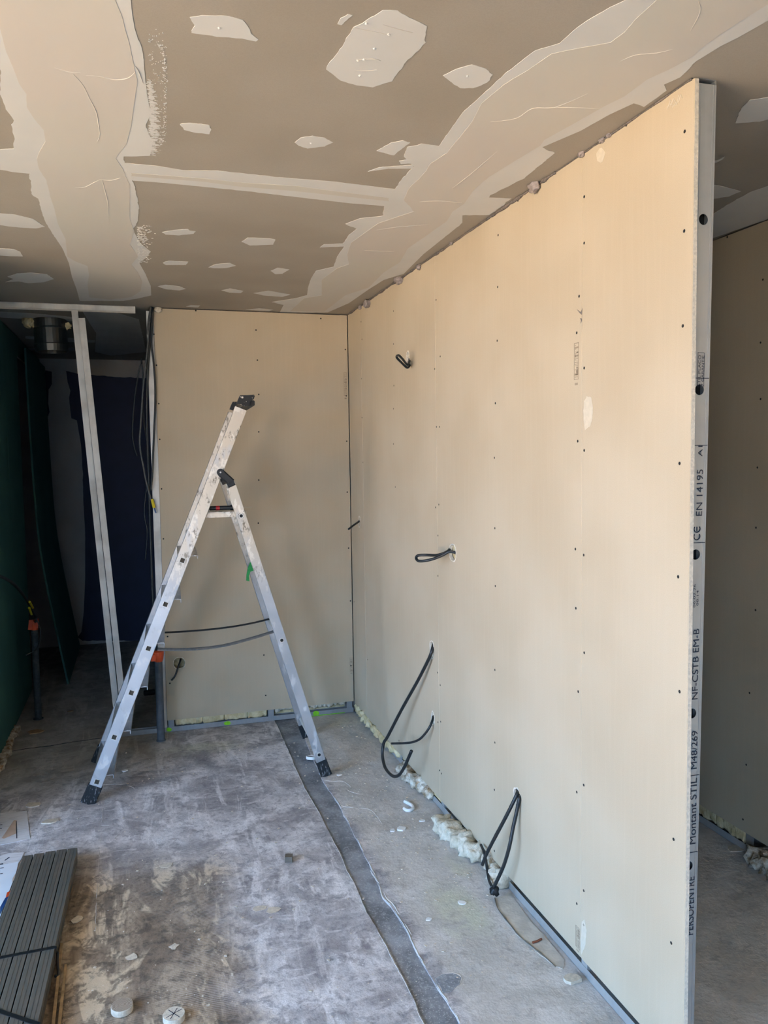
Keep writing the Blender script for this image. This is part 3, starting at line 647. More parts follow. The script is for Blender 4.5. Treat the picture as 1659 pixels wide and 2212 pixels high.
for e in (a, b): bx.obox(e+lf*.009+fo, up*.0004, lf*.009, (0, .0002, 0))
bx.build('printed_frame', M['print'], ES)
ce_ = MB()  # the CE conformity mark: two open arcs and a bar
q0 = on_web(1505, 1149)
for k, dz in ((0, -.0105), (1, .0075)):
    pts = []
    for i in range(9):
        an = math.radians(55+250*i/8); pts.append(q0+up*(dz+.0085*math.cos(an))+lf*(.0085*math.sin(an))+fo)
    ce_.tube(pts, .0013, 5, smooth=2)
ce_.beam(q0+up*.001+fo, q0+up*.012+fo, .002, .0006); ce_.build('conformity_mark', M['print'], ES)
lines = MB()
for v in (817, 962, 1172, 1673, 1838): 
    q = on_web(1510, v); lines.obox((.0375, q.y-.0011, q.z), (.022, 0, 0), (0, .0002, 0), (0, 0, .0008))
lines.build('pencil_line', M['print'], ES)
# wool between the studs: unseen batts added to block light through the cavity
ys = [-.01, J0, J0-.6, J1, J1-.6, J2, YE+.06]
for a, b in zip(ys, ys[1:]):
    MB().box((.016, b+.02, .05 if b < -1.9 else .033), (.058, a-.02, H-.01)).build('insulation_batt', M['wool_y'], wr)
def wool_strip(parent, pts, rw, rh, mat, seed, name='insulation_strip', amp=.5, zc=None, fr=26, flr=.001):
    P = spline([Vector(p) for p in pts], 10); n = 14; vs = []; f = []; m_ = len(P)
    for k, p in enumerate(P):
        d = (P[min(k+1, m_-1)]-P[max(k-1, 0)]).normalized(); x = Vector((d.y, -d.x, 0)).normalized(); e = min(1, .35+k*.25, .35+(m_-1-k)*.25)
        for i in range(n):
            a = 2*math.pi*i/n; c, s_ = math.cos(a), math.sin(a); c = math.copysign(abs(c)**.6, c); s_ = math.copysign(abs(s_)**.6, s_)
            q = p+x*(rw*c*e)+Vector((0, 0, rh*s_*e)); kk = 1+amp*(nz(q, fr, seed)+.6*nz(q, fr*2.6, seed+2)+.4*nz(q, fr*6, seed+4))
            q = p+(q-p)*kk; q.z = max(q.z, flr); vs.append(q)
    for k in range(m_-1):
        for i in range(n): j = (i+1) % n; f.append((k*n+i, k*n+j, (k+1)*n+j, (k+1)*n+i))
    f += [tuple(reversed(range(n))), tuple((m_-1)*n+i for i in range(n))]
    return MB().add(vs, f).build(name, M[mat], parent, smooth=True)
# wool tufts squeezed out along the foot of the partition
def tufts(parent, spec, mat, name='insulation_tuft'):
    for i, (c, r) in enumerate(spec): MB().blob(c, r, seed=i*3+1, amp=.55, sub=3, fr=2.0, squash=.001).build(name, M[mat], parent, smooth=True)
wool_strip(wr, [(.012, y, .040) for y in (-.02, -.12, -.22, -.34, -.46)], .022, .022, 'wool_y', 1, amp=.9)
wool_strip(wr, [(.014, y, .038) for y in (-.44, -.55, -.66, -.78, -.88)], .020, .022, 'wool_y', 2, amp=.9)
wool_strip(wr, [(.004, -.98, .03), (-.008, -1.06, .03), (-.012, -1.14, .028), (.0, -1.22, .03)], .036, .030, 'wool_b', 3, amp=1.0)
wool_strip(wr, [(.004, -1.22, .032), (.002, -1.30, .032), (.006, -1.38, .030)], .026, .026, 'wool_b', 4, amp=.9)
wool_strip(wr, [on_floor(u, v, .032) for u, v in [(948,1772),(965,1785),(985,1803),(1005,1820),(1022,1836),(1036,1850)]], .036, .032, 'wool_w', 5, amp=.8)
wool_strip(wr, [on_floor(u, v, .028) for u, v in [(1066,1878),(1078,1892),(1088,1908)]], .036, .032, 'wool_w', 6, amp=.8)
wool_strip(wr, [on_floor(u, v, .030) for u, v in [(1048,1850),(1060,1864),(1072,1876)]], .020, .026, 'wool_b', 8, amp=.8)
# grey adhesive squeezed out along the ceiling seam
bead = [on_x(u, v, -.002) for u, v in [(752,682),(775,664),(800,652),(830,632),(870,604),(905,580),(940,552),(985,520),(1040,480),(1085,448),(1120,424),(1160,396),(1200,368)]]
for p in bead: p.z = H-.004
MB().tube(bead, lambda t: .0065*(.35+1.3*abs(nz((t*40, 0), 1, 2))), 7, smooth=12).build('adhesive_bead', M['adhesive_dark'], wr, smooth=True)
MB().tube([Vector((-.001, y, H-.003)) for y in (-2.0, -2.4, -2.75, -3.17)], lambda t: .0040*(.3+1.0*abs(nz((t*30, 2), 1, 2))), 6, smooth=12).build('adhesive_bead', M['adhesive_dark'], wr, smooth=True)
for i, (u, v, r) in enumerate([(1155,389,.024),(862,604,.026),(793,656,.026),(778,664,.014),(975,524,.010),(905,577,.014),(1256,327,.012),(1300,293,.010),(1316,285,.008)]):
    q = on_x(u, v, -r*.4); q.z = min(q.z, H-r*.25)
    MB().blob(q, (r*.75, r*1.15, r*.85), seed=20+i, amp=.5, sub=3, fr=1.8).build('adhesive_blob', M['glue'], wr, smooth=True)

# ---- back wall
wb_ = empty('wall_back', (XB, 0, 0)); struct(wb_, 'short back wall of one beige plasterboard', 'wall')
ZB = .0735
bb = MB().box((XB, 0, ZB), (-.004, T, H-.006)); bb = bb.build('plasterboard', [M['board'], M['core']], wb_)
c_, P_ = hole_cutter(on_y(388, 1432), (0, -1, 0), .033, .033, 9); cut(bb, [c_]); rim(bb, P_, (0, -1, 0), .006, 4)
screws(bb, [on_y(u, v) for u, v in [(423,671),(553,713),(556,778),(693,688),(746,755),(332.5,722),(338,789),(559,852),(559,933),(559,1037),(558,1130),(566,1228),(568,1328),(570,1415),(574,1502),(343,872),(345,949),(349,1056),(353,1164),(362,1375),(367,1476),(748,855),(749,953),(750,1063),(753,1184),(757,1298),(758,1438)]], (0, -1, 0), .0046)
stamp(743, 750, 800, 862, bb, on_y, (0, -1, 0), (0, 0, 1), (1, 0, 0)); stamp(756, 762, 1418, 1455, bb, on_y, (0, -1, 0), (0, 0, 1), (1, 0, 0))
MB().box((XB-.02, .0135, 0), (-.003, .0143, .03)).box((XB-.02, .0135, 0), (-.003, .06, .001)).box((XB-.02, .0592, 0), (-.003, .06, .03)).build('floor_track', M['galv_dust'], wb_)
for xa in (XB+.004, XB+.004+.585, -.045):
    MB().box((xa, .0145, .001), (xa+.035, .0155, H)).box((xa, .0145, .001), (xa+.001, .059, H)).build('stud', M['galv_dust'], wb_)
MB().box((XB-.038, .012, .03), (XB-.002, .013, H-.02)).box((XB-.039, .012, .03), (XB-.038, .055, H-.02)).box((XB-.002, .012, .03), (XB-.001, .055, H-.02)).build('edge_stud', M['galv_white'], wb_)
for i, (a_, b_) in enumerate(((.044, .205), (.20, .33), (.328, .47), (.465, .585))):
    wool_strip(wb_, [(XB+a_+(b_-a_)*k/4, .034, .060) for k in range(5)], .016, .030, 'wool_y', 20+i, amp=.30)
for i, (a_, b_) in enumerate(((.63, .78), (.77, .93), (.92, 1.075))):
    wool_strip(wb_, [(XB+a_+(b_-a_)*k/4, .034, .076) for k in range(5)], .014, .026, 'wool_w', 30+i, amp=.6)
MB().box((XB+.04, .052, .03), (-.05, .056, H-.02)).build('insulation_batt', M['wool_y'], wb_)
for k, (u, v, a, b) in enumerate([(491,1565,.022,.013),(366,1578,.016,.012),(683,1541,.020,.014)]):
    q = on_y(u, v, .0133); q.z = .016
    MB().plate(rough([q+Vector((a*math.cos(t*.7), 0, b*math.sin(t*.7))) for t in range(9)], .006, .004, k), (0, -.0004, 0)).build('spray_mark', M['spray'], wb_)
MB().box((-.30, .012, .001), (-.06, .0133, .005)).build('spray_mark', M['spray'], wb_)
MB().blob(on_y(342, 669, -.006), (.022, .012, .016), seed=5, amp=.3).build('plaster_dab', M['plaster'], wb_, smooth=True)
MB().blob(on_y(316, 658, .02)-Vector((0, 0, .004)), (.03, .016, .010), seed=6, amp=.5).build('plaster_dab', M['plaster'], wb_, smooth=True)
# rag of shadow gap between back wall and ceiling
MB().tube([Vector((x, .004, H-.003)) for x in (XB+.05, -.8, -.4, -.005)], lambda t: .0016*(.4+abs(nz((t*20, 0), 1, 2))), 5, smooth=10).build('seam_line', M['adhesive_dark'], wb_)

# ---- opening to the dark room: header track, floor rail
ht = MB().box((XL, -.004, H-.030), (-1.222, -.003, H)).box((XL, -.004, H-.0012), (-1.222, .048, H)).box((XL, .047, H-.03), (-1.222, .048, H))
struct(ht.build('trim_1', M['galv_white']), 'pale steel ceiling track spanning the dark opening', 'track')
frl = MB().box((-1.42, .06, 0), (XB-.03, .061, .028)).box((-1.42, .02, 0), (XB-.03, .061, .001)).box((-1.42, .02, 0), (XB-.03, .021, .028))
struct(frl.build('trim_2', M['galv_dust']), 'dusty steel floor track at the foot of the opening', 'track')

# ---- green wall left
wl = empty('wall_left', (XL, -1.2, 0)); struct(wl, 'dark green moisture-resistant plasterboard wall on the left', 'wall')
for a, b in ((-1.2, -.165), (-.163, .62), (.622, 1.215)): board_x(wl, XL, a, b, .012, H-.01, M['green_board'], side=1)
board_x(wl, XL, 1.217, YFAR, 2.30, H-.01, M['green_board'], side=1, name='lintel_board')
MB().box((XL-.05, -1.2, 0), (XL-.0135, 1.21, .03)).box((XL-.05, 1.17, .03), (XL-.0135, 1.21, H)).build('stud', M['galv_dark'], wl)
wool_strip(wl, [(XL+.008, -.40, .014), (XL+.014, -.2, .016), (XL+.010, .0, .014), (XL+.008, .2, .012), (XL+.004, .4, .010)], .022, .018, 'wool_b', 85, amp=.9)
# ---- far wall of the dark room
wf = empty('wall_far', (-1.6, YFAR, 0)); struct(wf, 'far wall of the dark room, grey with a navy painted field', 'wall')
MB().box((XW, YFAR, 0), (XR+.2, YFAR+.12, H)).build('wall_panel', M['grey_paint'], wf)
def yplate(px, name, mat, par, y, seed=1, amp=.006): MB().plate(rough([on_y(u, v, y) for u, v in px], .02, amp, seed, 25), (0, -.0008, 0)).build(name, mat, par)
yplate([(143,802),(172,808),(215,812),(270,815),(330,818),(380,820),(380,1384),(178,1384),(168,1376),(176,1365),(181,1320),(184,1250),(184,1150),(180,1080),(178,1005),(175,960),(166,908),(154,903),(149,860),(152,845),(146,825)], 'navy_painted_field', M['navy'], wf, YFAR)
yplate([(98,800),(112,802),(112,830),(105,842),(104,870),(107,890),(104,898),(95,898)], 'navy_painted_field', M['navy'], wf, YFAR, 4)

# ---- right-hand room wall
rr = empty('wall_right_room', (XR, -2, 0)); struct(rr, 'grey plasterboard wall of the neighbouring right room', 'wall')
ZR = .085
rbd = [board_x(rr, XR, a, b, ZR, H-.006, M['board']) for a, b in ((-1.2, .06), (-2.4, -1.201), (YS, -2.401))]
screws(rbd[1], [on_x(u, v, XR) for u, v in [(1648,604),(1643,740),(1643,862),(1636,1010),(1633,1140),(1632,1318),(1619,1497),(1612,1652),(1605,1770),(1571,512)]], (-1, 0, 0))
MB().box((XR+.0125, YS, 0), (XR+.0133, .05, .03)).box((XR+.0125, YS, 0), (XR+.06, .05, .001)).build('floor_track', M['galv'], rr)
MB().box((XR+.1, YS, 0), (XR+.2, .06, H)).build('wall_panel', M['grey_paint'], rr)
q = on_x(1610, 1818, XR); MB().box((XR+.0135, q.y-.03, .001), (XR+.0145, q.y+.012, H)).build('stud', M['galv_dust'], rr)
for i in range(5):
    y = q.y+.02+i*.17; wool_strip(rr, [(XR+.034, y+.18*k/4, .058) for k in range(5)], .018, .032, 'wool_y', 70+i, amp=.35)
wool_strip(rr, [(XR+.01, q.y-.05, .03), (XR-.01, q.y-.14, .03), (XR-.012, q.y-.25, .03), (XR+.0, q.y-.36, .03), (XR+.01, q.y-.5, .03)], .045, .034, 'wool_b', 80, amp=.9)

# ---- exterior terrace seen by the light only through the opening
tg = MB().box((-40, -45, -.3), (XW-.2, 40, -.12)).box((XW-.2, -45, -.3), (40, YS-.15, -.12)); struct(tg.build('ground', M['terrace']), 'sunlit terrace outside the opening', 'ground')

# ================================================================== things
# ---- step ladder
LA = Vector((-1.509, -.876, 0)); LD = Vector((.9994, -.0356, 0)); LN = Vector((.0356, .9994, 0))
def lp(s, t, z): return LA+LD*s+LN*t+Vector((0, 0, z))
lad = empty('step_ladder', LA); tag(lad, 'paint-splashed aluminium step ladder standing open before the back wall', 'ladder')
SL = .4106
def fs(z): return -.003+SL*z                     # front stile centre line
def bs(z): return 1.118-(1.118-.682)*z/1.494     # rear leg centre line
def ft(z): return .52-.065*z/1.85
def bt(z): return .585-.15*z/1.494
fdir = (lp(fs(1), 0, 1)-lp(fs(0), 0, 0)).normalized()
for far in (0, 1):
    tt = (lambda z: ft(z)) if far else (lambda z: 0)
    a, b = lp(fs(.045), tt(.045), .045), lp(fs(1.826), tt(1.826), 1.826)
    st = MB().beam(a, b, .058, .024, LN, ch=.002).build('stile', M['ladder'], lad)
    if not far:
        cs = []
        for k in range(6):
            z = .102+.2032*k; q = lp(fs(z), 0, z); x = Vector((LD.x, LD.y, 0))
            up_ = fdir; ac = LN.cross(up_)
            cs.append(MB().beam(q-LN*.03, q+LN*.004, .020, .021, up_).build('cutter', M['dark']))
            rg = MB()
            for sgn in (-1, 1):
                rg.obox(q-LN*.0125+ac*sgn*.0112, ac*.0011, up_*.0122, LN*.0010); rg.obox(q-LN*.0125+up_*sgn*.0116, ac*.0122, up_*.0011, LN*.0010)
            rg.build('rung_collar', M['galv_white'], st)
        cut(st, cs)
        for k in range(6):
            z = .102+.2032*k; q = lp(fs(z), 0, z); MB().beam(q-LN*.0085, q-LN*.003, .0195, .0205, fdir).build('rung_bore_shade', M['bore'], st)  # dark plug paints the shade inside each rung hole
    MB().beam(lp(fs(.0)-.004, tt(0), .002), lp(fs(.082), tt(.08), .082), .066, .032, LN, ch=.004).build('foot', M['foot'], lad)
    tb = (lambda z: bt(z)) if far else (lambda z: 0)
    lg = MB().beam(lp(bs(.045), tb(.045), .045), lp(bs(1.475), tb(1.475), 1.475), .048, .022, LN, ch=.002).build('rear_leg', M['ladder'], lad)
    MB().beam(lp(bs(0)+.003, tb(0), .002), lp(bs(.08), tb(.08), .080), .056, .030, LN, ch=.004).build('foot', M['foot'], lad)
    # black hinge bracket
    hp = lp(fs(1.527)+.018, tb(1.5)-.006, 1.527); hq = lp(bs(1.47)+.004, tb(1.47)-.006, 1.478)
    hm = MB().beam(hp, hq, .036, .032, LN, ch=.006); hm.lathe(hp-LN*.018, LN, [(.017, 0), (.017, .036)], 16)
    hm.beam(hq+LD*.012, hq-LD*.020+Vector((0, 0, -.014)), .026, .032, LN, ch=.004)
    hm.build('hinge_bracket', M['black'], lad); MB().lathe(hp-LN*.0195, LN, [(.004, 0), (.004, .002)], 10).build('rivet', M['galv_white'], lad)
for k in range(6):
    z = .118+.2032*k; s0 = fs(z)-.026; w_ = ft(z)
    mb = MB(); n_ = LN*((w_-.024)/2); c = lp(s0+.052, w_/2, z)
    mb.obox(lp(s0+.044, w_/2, z), LD*.046, n_, (0, 0, .0015)); mb.obox(lp(s0, w_/2, z-.012), LD*.0012, n_, (0, 0, .012)); mb.obox(lp(s0+.090, w_/2, z-.008), LD*.0012, n_, (0, 0, .008))
    for q in range(4): mb.obox(lp(s0+.012+.021*q, w_/2, z+.002), LD*.004, n_, (0, 0, .0008))
    mb.build('step', M['ladder'], lad)
for z in (1.318, .705, .115):
    w_ = bt(z); MB().lathe(lp(bs(z), -.014, z), LN, [(.012, 0), (.012, .003), (.0085, .003), (.0085, .014), (.010, .016), (.010, w_), (.004, w_)], 16).build('rear_cross_tube', M['galv_white'], lad)
    MB().lathe(lp(bs(z), -.0145, z), LN, [(.008, 0), (.008, .002)], 14).build('tube_bore_shade', M['dark'], lad)  # dark disc on the closed tube end paints a shaded hollow
z = 1.330; w_ = ft(z)
pm = MB(); pm.obox(lp(.655, w_/2, z+.006), LD*.105, LN*(w_/2-.014), (0, 0, .002)); pm.obox(lp(.655, .016, z-.006), LD*.105, LN*.002, (0, 0, .012)); pm.obox(lp(.655, w_-.016, z-.006), LD*.105, LN*.002, (0, 0, .012)); pm.obox(lp(.760, w_/2, z-.006), LD*.002, LN*(w_/2-.014), (0, 0, .012))
for q in range(7): pm.obox(lp(.565+.03*q, w_/2, z+.0085), LD*.006, LN*(w_/2-.016), (0, 0, .0006))
pm.build('platform', M['ladder'], lad)
def lpl(u, v, t): return hit(u, v, LN, LN.dot(LA)+t)
# black moulded top handle
zt_ = 1.806; tz = ft(zt_); hd = MB()
hpoly = crop(430, 840, .09044)([(985,150),(1180,148),(1315,140),(1332,172),(1308,245),(1222,292),(1215,372),(1105,422),(1000,378),(905,345),(925,280),(955,210)])
for t_ in (0, tz):
    hd.plate([lpl(u, v, -.017)+LN*t_ for u, v in hpoly], LN*.034)
hd.beam(lp(fs(1.84)+.030, 0, 1.852), lp(fs(1.84)+.030, tz, 1.852), .060, .026, (0, 0, 1), ch=.004)
hd.build('top_handle', M['cap'], lad)
# opening straps, green tape
def lpl(u, v, t): return hit(u, v, LN, LN.dot(LA)+t)
MB().tube([lpl(u, v, .01) for u, v in [(340,1402),(365,1403),(420,1402),(480,1395),(540,1380),(592,1364)]], .0085, 8, smooth=4, flat=.35).build('strap', M['greycable'], lad)
MB().tube([lpl(u, v, .45) for u, v in [(345,1367),(400,1364),(450,1360),(500,1354),(545,1346),(586,1336)]], .006, 8, smooth=4, flat=.4).build('strap', M['cable'], lad)
gt = MB(); P = [lpl(u, v, .44) for u, v in [(541,1214),(549,1232),(541,1235),(538,1243),(539,1256),(532,1254),(533,1240),(536,1226)]]
gt.plate(P, LN*.012).build('green_tape', M['green'], lad)
P = [lpl(u, v, ft(1.5)+.02) for u, v in [(458,990),(463,994),(456,1012),(450,1014),(449,1006)]]; MB().plate(P, LN*.05).build('green_tape', M['green'], lad)

# ---- utility knife on the platform
kz = 1.345; kb = empty('utility_knife', lp(.64, .05, kz)); tag(kb, 'black and red utility knife lying on the ladder platform', 'knife')
a = lpl(453, 1101, .05); b = lpl(512, 1100, .05); a.z = b.z = kz+.010; d = (b-a)
kn = MB().beam(a, b, .026, .020, (0, 0, 1), ch=.006); kn.beam(a-d*.02, a+d*.02, .018, .014, (0, 0, 1), ch=.004); kn.build('grip', M['black'], kb)
MB().beam(a+d*.22, a+d*.36, .0268, .0208, (0, 0, 1), ch=.006).build('grip_band', M['red'], kb)
MB().beam(b-d*.25, b-d*.12, .010, .026, (0, 0, 1), ch=.002).build('slider', M['black'], kb)
MB().beam(b, b+d*.55, .012, .0008, (0, 0, 1)).build('blade', M['galv'], kb)

# ---- two loose studs leaning in the opening
for (u0, v0, u1, v1, y0, y1, lab) in ((160, 662, 257, 1585, .02, .045, 'pale steel stud leaning in the dark opening, hooked into the ceiling track'), (176.5, 687, 272.5, 1586, -.012, .030, 'shorter pale steel stud leaning beside its twin, its top free below the track')):
    a = on_y(u0, v0, y0); b = on_y(u1, v1, y1); b.z = .002
    if u0 == 161: a.z = H-.006
    r = empty('metal_stud', b); tag(r, lab, 'stud', 'loose studs leaning in the opening')
    d = (a-b).normalized(); x = Vector((1, 0, 0)); x = (x-d*x.dot(d)).normalized(); y = d.cross(x)
    if y.y > 0: y = -y
    MB().sweep([b, a], [(-.0165, .001), (.0165, .001), (.0165, 0), (-.0165, 0)], x, y).build('web', M['galv_white'], r)
    MB().sweep([b, a], [(-.0165, 0), (-.0155, 0), (-.0155, -.016), (-.0165, -.016)], x, y).sweep([b, a], [(.0155, 0), (.0165, 0), (.0165, -.016), (.0155, -.016)], x, y).build('flange', M['galv_white'], r)

# ---- green sheet leaning in the dark room
ne = [(56,752),(63,873),(76,1063),(86,1165),(101,1256),(127,1378),(149,1477)]
C_ = [on_y(u, v, 1.30) for u, v in ne]; C_[-1].z = .002; C_ = spline(C_, 4)
mb = MB(); vs = []
for p in C_:
    vs += [(p.x, 1.30, p.z), (p.x, 2.50, p.z), (p.x-T, 2.50, p.z), (p.x-T, 1.30, p.z)]
f_ = []
for k in range(len(C_)-1):
    for i in range(4): j = (i+1) % 4; f_.append((4*k+i, 4*k+j, 4*k+4+j, 4*k+4+i))
f_ += [(0, 3, 2, 1), tuple(len(vs)-4+i for i in range(4))]
tag(mb.add(vs, f_).build('plasterboard_sheet', M['green_board']), 'bowed green plasterboard sheet leaning against the lintel in the dark room', 'sheet')

# ---- galvanised duct stub
dc = on_ceil(107, 690); dr = empty('ventilation_duct', (dc.x, dc.y, 2.20)); tag(dr, 'round galvanised duct stub hanging from the dark room ceiling', 'duct')
zb_ = on_y(107, 760, dc.y).z
MB().lathe((dc.x, dc.y, H), (.03, 0, -1), [(.094, 0), (.094, .05), (.097, .055), (.094, .06), (.094, H-zb_-.045), (.097, H-zb_-.04), (.092, H-zb_), (.088, H-zb_), (.088, .02)], 32).build('duct_pipe', M['duct'], dr, smooth=False)
MB().lathe((dc.x, dc.y, H-.02), (.03, 0, -1), [(.087, 0), (.087, .004)], 24).build('duct_shade', M['dark'], dr)  # dark disc paints the shade up inside the duct
for k, (dx, s) in enumerate(((-.115, .035), (-.085, .028), (.10, .022))):
    MB().blob((dc.x+dx, dc.y-.02, H-.02-.01*k), (s, s*.7, s), seed=90+k, amp=.5).build('insulation_tuft', M['wool_y'], dr, smooth=True)

# ---- conduits
pb = on_floor(83, 1553); pt = on_y(80, 1358, pb.y)
r = empty('conduit_pipe', pb); tag(r, 'dark grey conduit standing up by the green wall, orange cap on top', 'conduit')
cp = MB(); zz = .001
pr = []; 
while zz < pt.z: pr += [(.0205, zz), (.0195, zz+.004)]; zz += .008
cp.lathe((pb.x, pb.y, 0), (-.0, 0, 1), [(.03, .0), (.03, .004)]+pr, 18).build('pipe', M['dconduit'], r)
oc = MB().lathe((pb.x, pb.y, pt.z-.005), (0, 0, 1), [(.022, 0), (.024, .03), (.020, .055), (.010, .06)], 14)
oc.obox((pb.x-.018, pb.y-.015, pt.z+.03), (.012, 0, 0), (0, .006, 0), (.004, 0, .03)).obox((pb.x+.02, pb.y-.015, pt.z+.035), (.006, 0, 0), (0, .006, 0), (.003, 0, .028)).build('cap', M['orange'], r)
pb2 = on_floor(348, 1600); pt2 = on_y(342, 1412, pb2.y)
r = empty('conduit_pipe', pb2); tag(r, 'grey conduit standing at the left end of the back wall, orange cap', 'conduit')
MB().lathe((pb2.x, pb2.y, 0), (pt2.x-pb2.x, 0, pt2.z), [(.026, .0), (.026, .006), (.0215, .008), (.0215, pt2.z)], 20).build('pipe', M['conduit'], r, smooth=False)
oc = MB().lathe((pt2.x, pb2.y, pt2.z-.05), (0, 0, 1), [(.020, 0), (.026, .02), (.030, .045), (.030, .062), (.012, .066)], 14)
oc.obox((pt2.x-.026, pb2.y-.012, pt2.z-.018), (.012, 0, 0), (0, .012, 0), (.003, 0, .018)).build('cap', M['orange'], r)
q = on_floor(322, 1496, .02); tag(MB().lathe(q-Vector((.035, 0, 0)), (1, .1, 0), [(.012, 0), (.018, .004), (.018, .07), (.012, .074)], 14).build('pipe_offcut', M['black']), 'short black pipe offcut lying on the floor in the opening', 'pipe')

# ---- cables
def cable(pts, label, r=.005, mat='cable', name='electric_cable', group=None, smooth=6, extra=None):
    b = Vector(pts[0])
    e = empty(name, b); tag(e, label, 'cable', group)
    MB().tube(pts, r, 8, smooth=smooth).build('sheath', M[mat], e, smooth=True)
    return e
# by the left end of the back wall
gy = lambda l, y: [on_y(u, v, y) for u, v in l]
e = cable(gy([(327,660),(323,700),(318,760),(310,830),(305,900),(302,960),(310,1010),(318,1050),(327,1082)], -.012), 'grey cable hanging in the opening, ending in a yellow clip', .0055, 'greycable', group='cables hanging in the opening')
p = on_y(328, 1078, -.012); q = on_y(333, 1097, -.012); MB().tube([p, q], .0085, 8, smooth=1).build('clip', M['yellow'], e); MB().tube([q, on_y(337, 1108, -.012)], .004, 6, smooth=1).build('wire_end', M['blue'], e)
cable(gy([(328,661),(325,720),(319,800),(317,900),(320,1000),(323,1100),(328,1250),(333,1350)], .0), 'black cable running the full height of the dark opening edge', .0065, group='cables hanging in the opening')
cable(gy([(330,664),(327,740),(331,775),(335,830),(335,880),(332,950),(329,1020),(326,1060)], -.02), 'black cable bowing across the pale edge stud of the back wall', .0055, group='cables hanging in the opening')
cable(gy([(326,662),(321,690),(319,715),(321,730),(318,760)], -.008), 'short grey cable tuft under the ceiling at the opening edge', .005, 'greycable', group='cables hanging in the opening')
cable(gy([(306,775),(297,820),(290,870),(286,930),(289,960),(296,985)], .03), 'thin black cable loop drooping against the navy wall', .004, group='cables hanging in the opening')
cable(gy([(314,1210),(318,1150),(312,1100),(322,1000),(310,900),(308,800),(305,775)], .04), 'black cable behind the bundle, bent at its foot', .004, group='cables hanging in the opening')
# from the left edge of the frame down to the conduit
LC = [(-40,1240,-1.90),(0,1245,-1.90),(30,1262,-1.90),(50,1285,-1.90),(65,1310,-1.895),(78,1335,-1.885),(87,1360,-1.88),(86,1385,-1.88),(77,1404,-1.885),(57,1415,-1.89)]
e = cable([on_x(u, v, x) for u, v, x in LC[:6]]+[Vector((pb.x+.012, pb.y-.03, pt.z+.05))], 'thick black cable arching from the left into the orange conduit cap', .008)
for (u, v), (u2, v2) in (((64,1300),(71,1313)), ((63,1313),(68,1327))):
    MB().tube([on_x(u, v, -1.88), on_x(u2, v2, -1.88)], .007, 8, smooth=1).build('clip', M['yellow'], e)
cable([on_x(u, v, x+.03) for u, v, x in LC[5:]], 'thin grey cable curling down beside the dark conduit', .0035, 'greycable')
# out of the partition
xo = lambda l: [on_x(u, v, -o) for u, v, o in l]
cable(xo([(883,782,-.012),(884,790,.01),(879,794,.03),(867,783,.06),(858,774,.085),(857,769,.09),(862,768,.088),(870,776,.065),(880,788,.035),(884,780,.008),(884,776,-.012)]), 'small black cable loop sticking out of the topmost hole', .0055)
cable(xo([(778,1124,-.01),(772,1129,.02),(762,1136,.06),(753,1143,.095)]), 'short black cable stub poking out next to the room corner', .0055)
cable(xo([(975,1176,-.02),(968,1190,.008),(945,1199,.05),(920,1199,.10),(903,1200,.125),(899,1206,.13),(906,1212,.125),(930,1209,.09),(955,1200,.045),(970,1192,.02),(984,1194,.0),(988,1200,-.02)]), 'flat black cable loop jutting from the round wall hole at mid height', .006)
cable(xo([(937,1388,-.015),(934,1402,.006),(926,1424,.02),(900,1475,.04),(868,1532,.065),(838,1590,.10),(829,1605,.11),(826,1630,.12),(832,1658,.125),(848,1676,.125),(862,1674,.12),(874,1656,.11),(882,1638,.10),(889,1622,.095)]), 'long black cable hanging from the wall and hooking up near the floor', .0075)
cable(xo([(936,1545,-.012),(934,1556,.004),(926,1574,.025),(910,1594,.05),(895,1602,.07),(878,1605,.09),(846,1606,.12)]), 'curved black cable end below the long hooked cable', .0055)
cable(xo([(1119,1706,-.012),(1118,1712,.004),(1110,1730,.02),(1090,1770,.045),(1066,1815,.06),(1050,1847,.07),(1042,1868,.075)]), 'straight black cable slanting down from the lowest wall hole', .0065)
cable(xo([(1120,1712,-.012),(1122,1722,.004),(1118,1745,.012),(1108,1790,.03),(1100,1830,.045),(1088,1870,.055),(1070,1910,.07),(1066,1918,.07)]), 'bowed black cable falling from the lowest hole to the white wool', .0065)
e = cable(xo([(1039,1825,.015),(1047,1845,.03),(1052,1875,.04),(1056,1900,.055),(1063,1916,.065)]), 'thin black cable emerging under the partition beside white wool', .0055)
MB().blob(on_x(1068, 1924, -.07), (.016, .016, .018), seed=3, amp=.4).build('taped_end', M['black'], e, smooth=True)
cable([on_y(u, v, y) for u, v, y in ((390,1424,.03),(388,1432,-.006),(385,1440,-.02),(382,1450,-.03),(377,1462,-.035),(370,1470,-.04))], 'short black cable drooping from the round hole in the back wall', .0055)

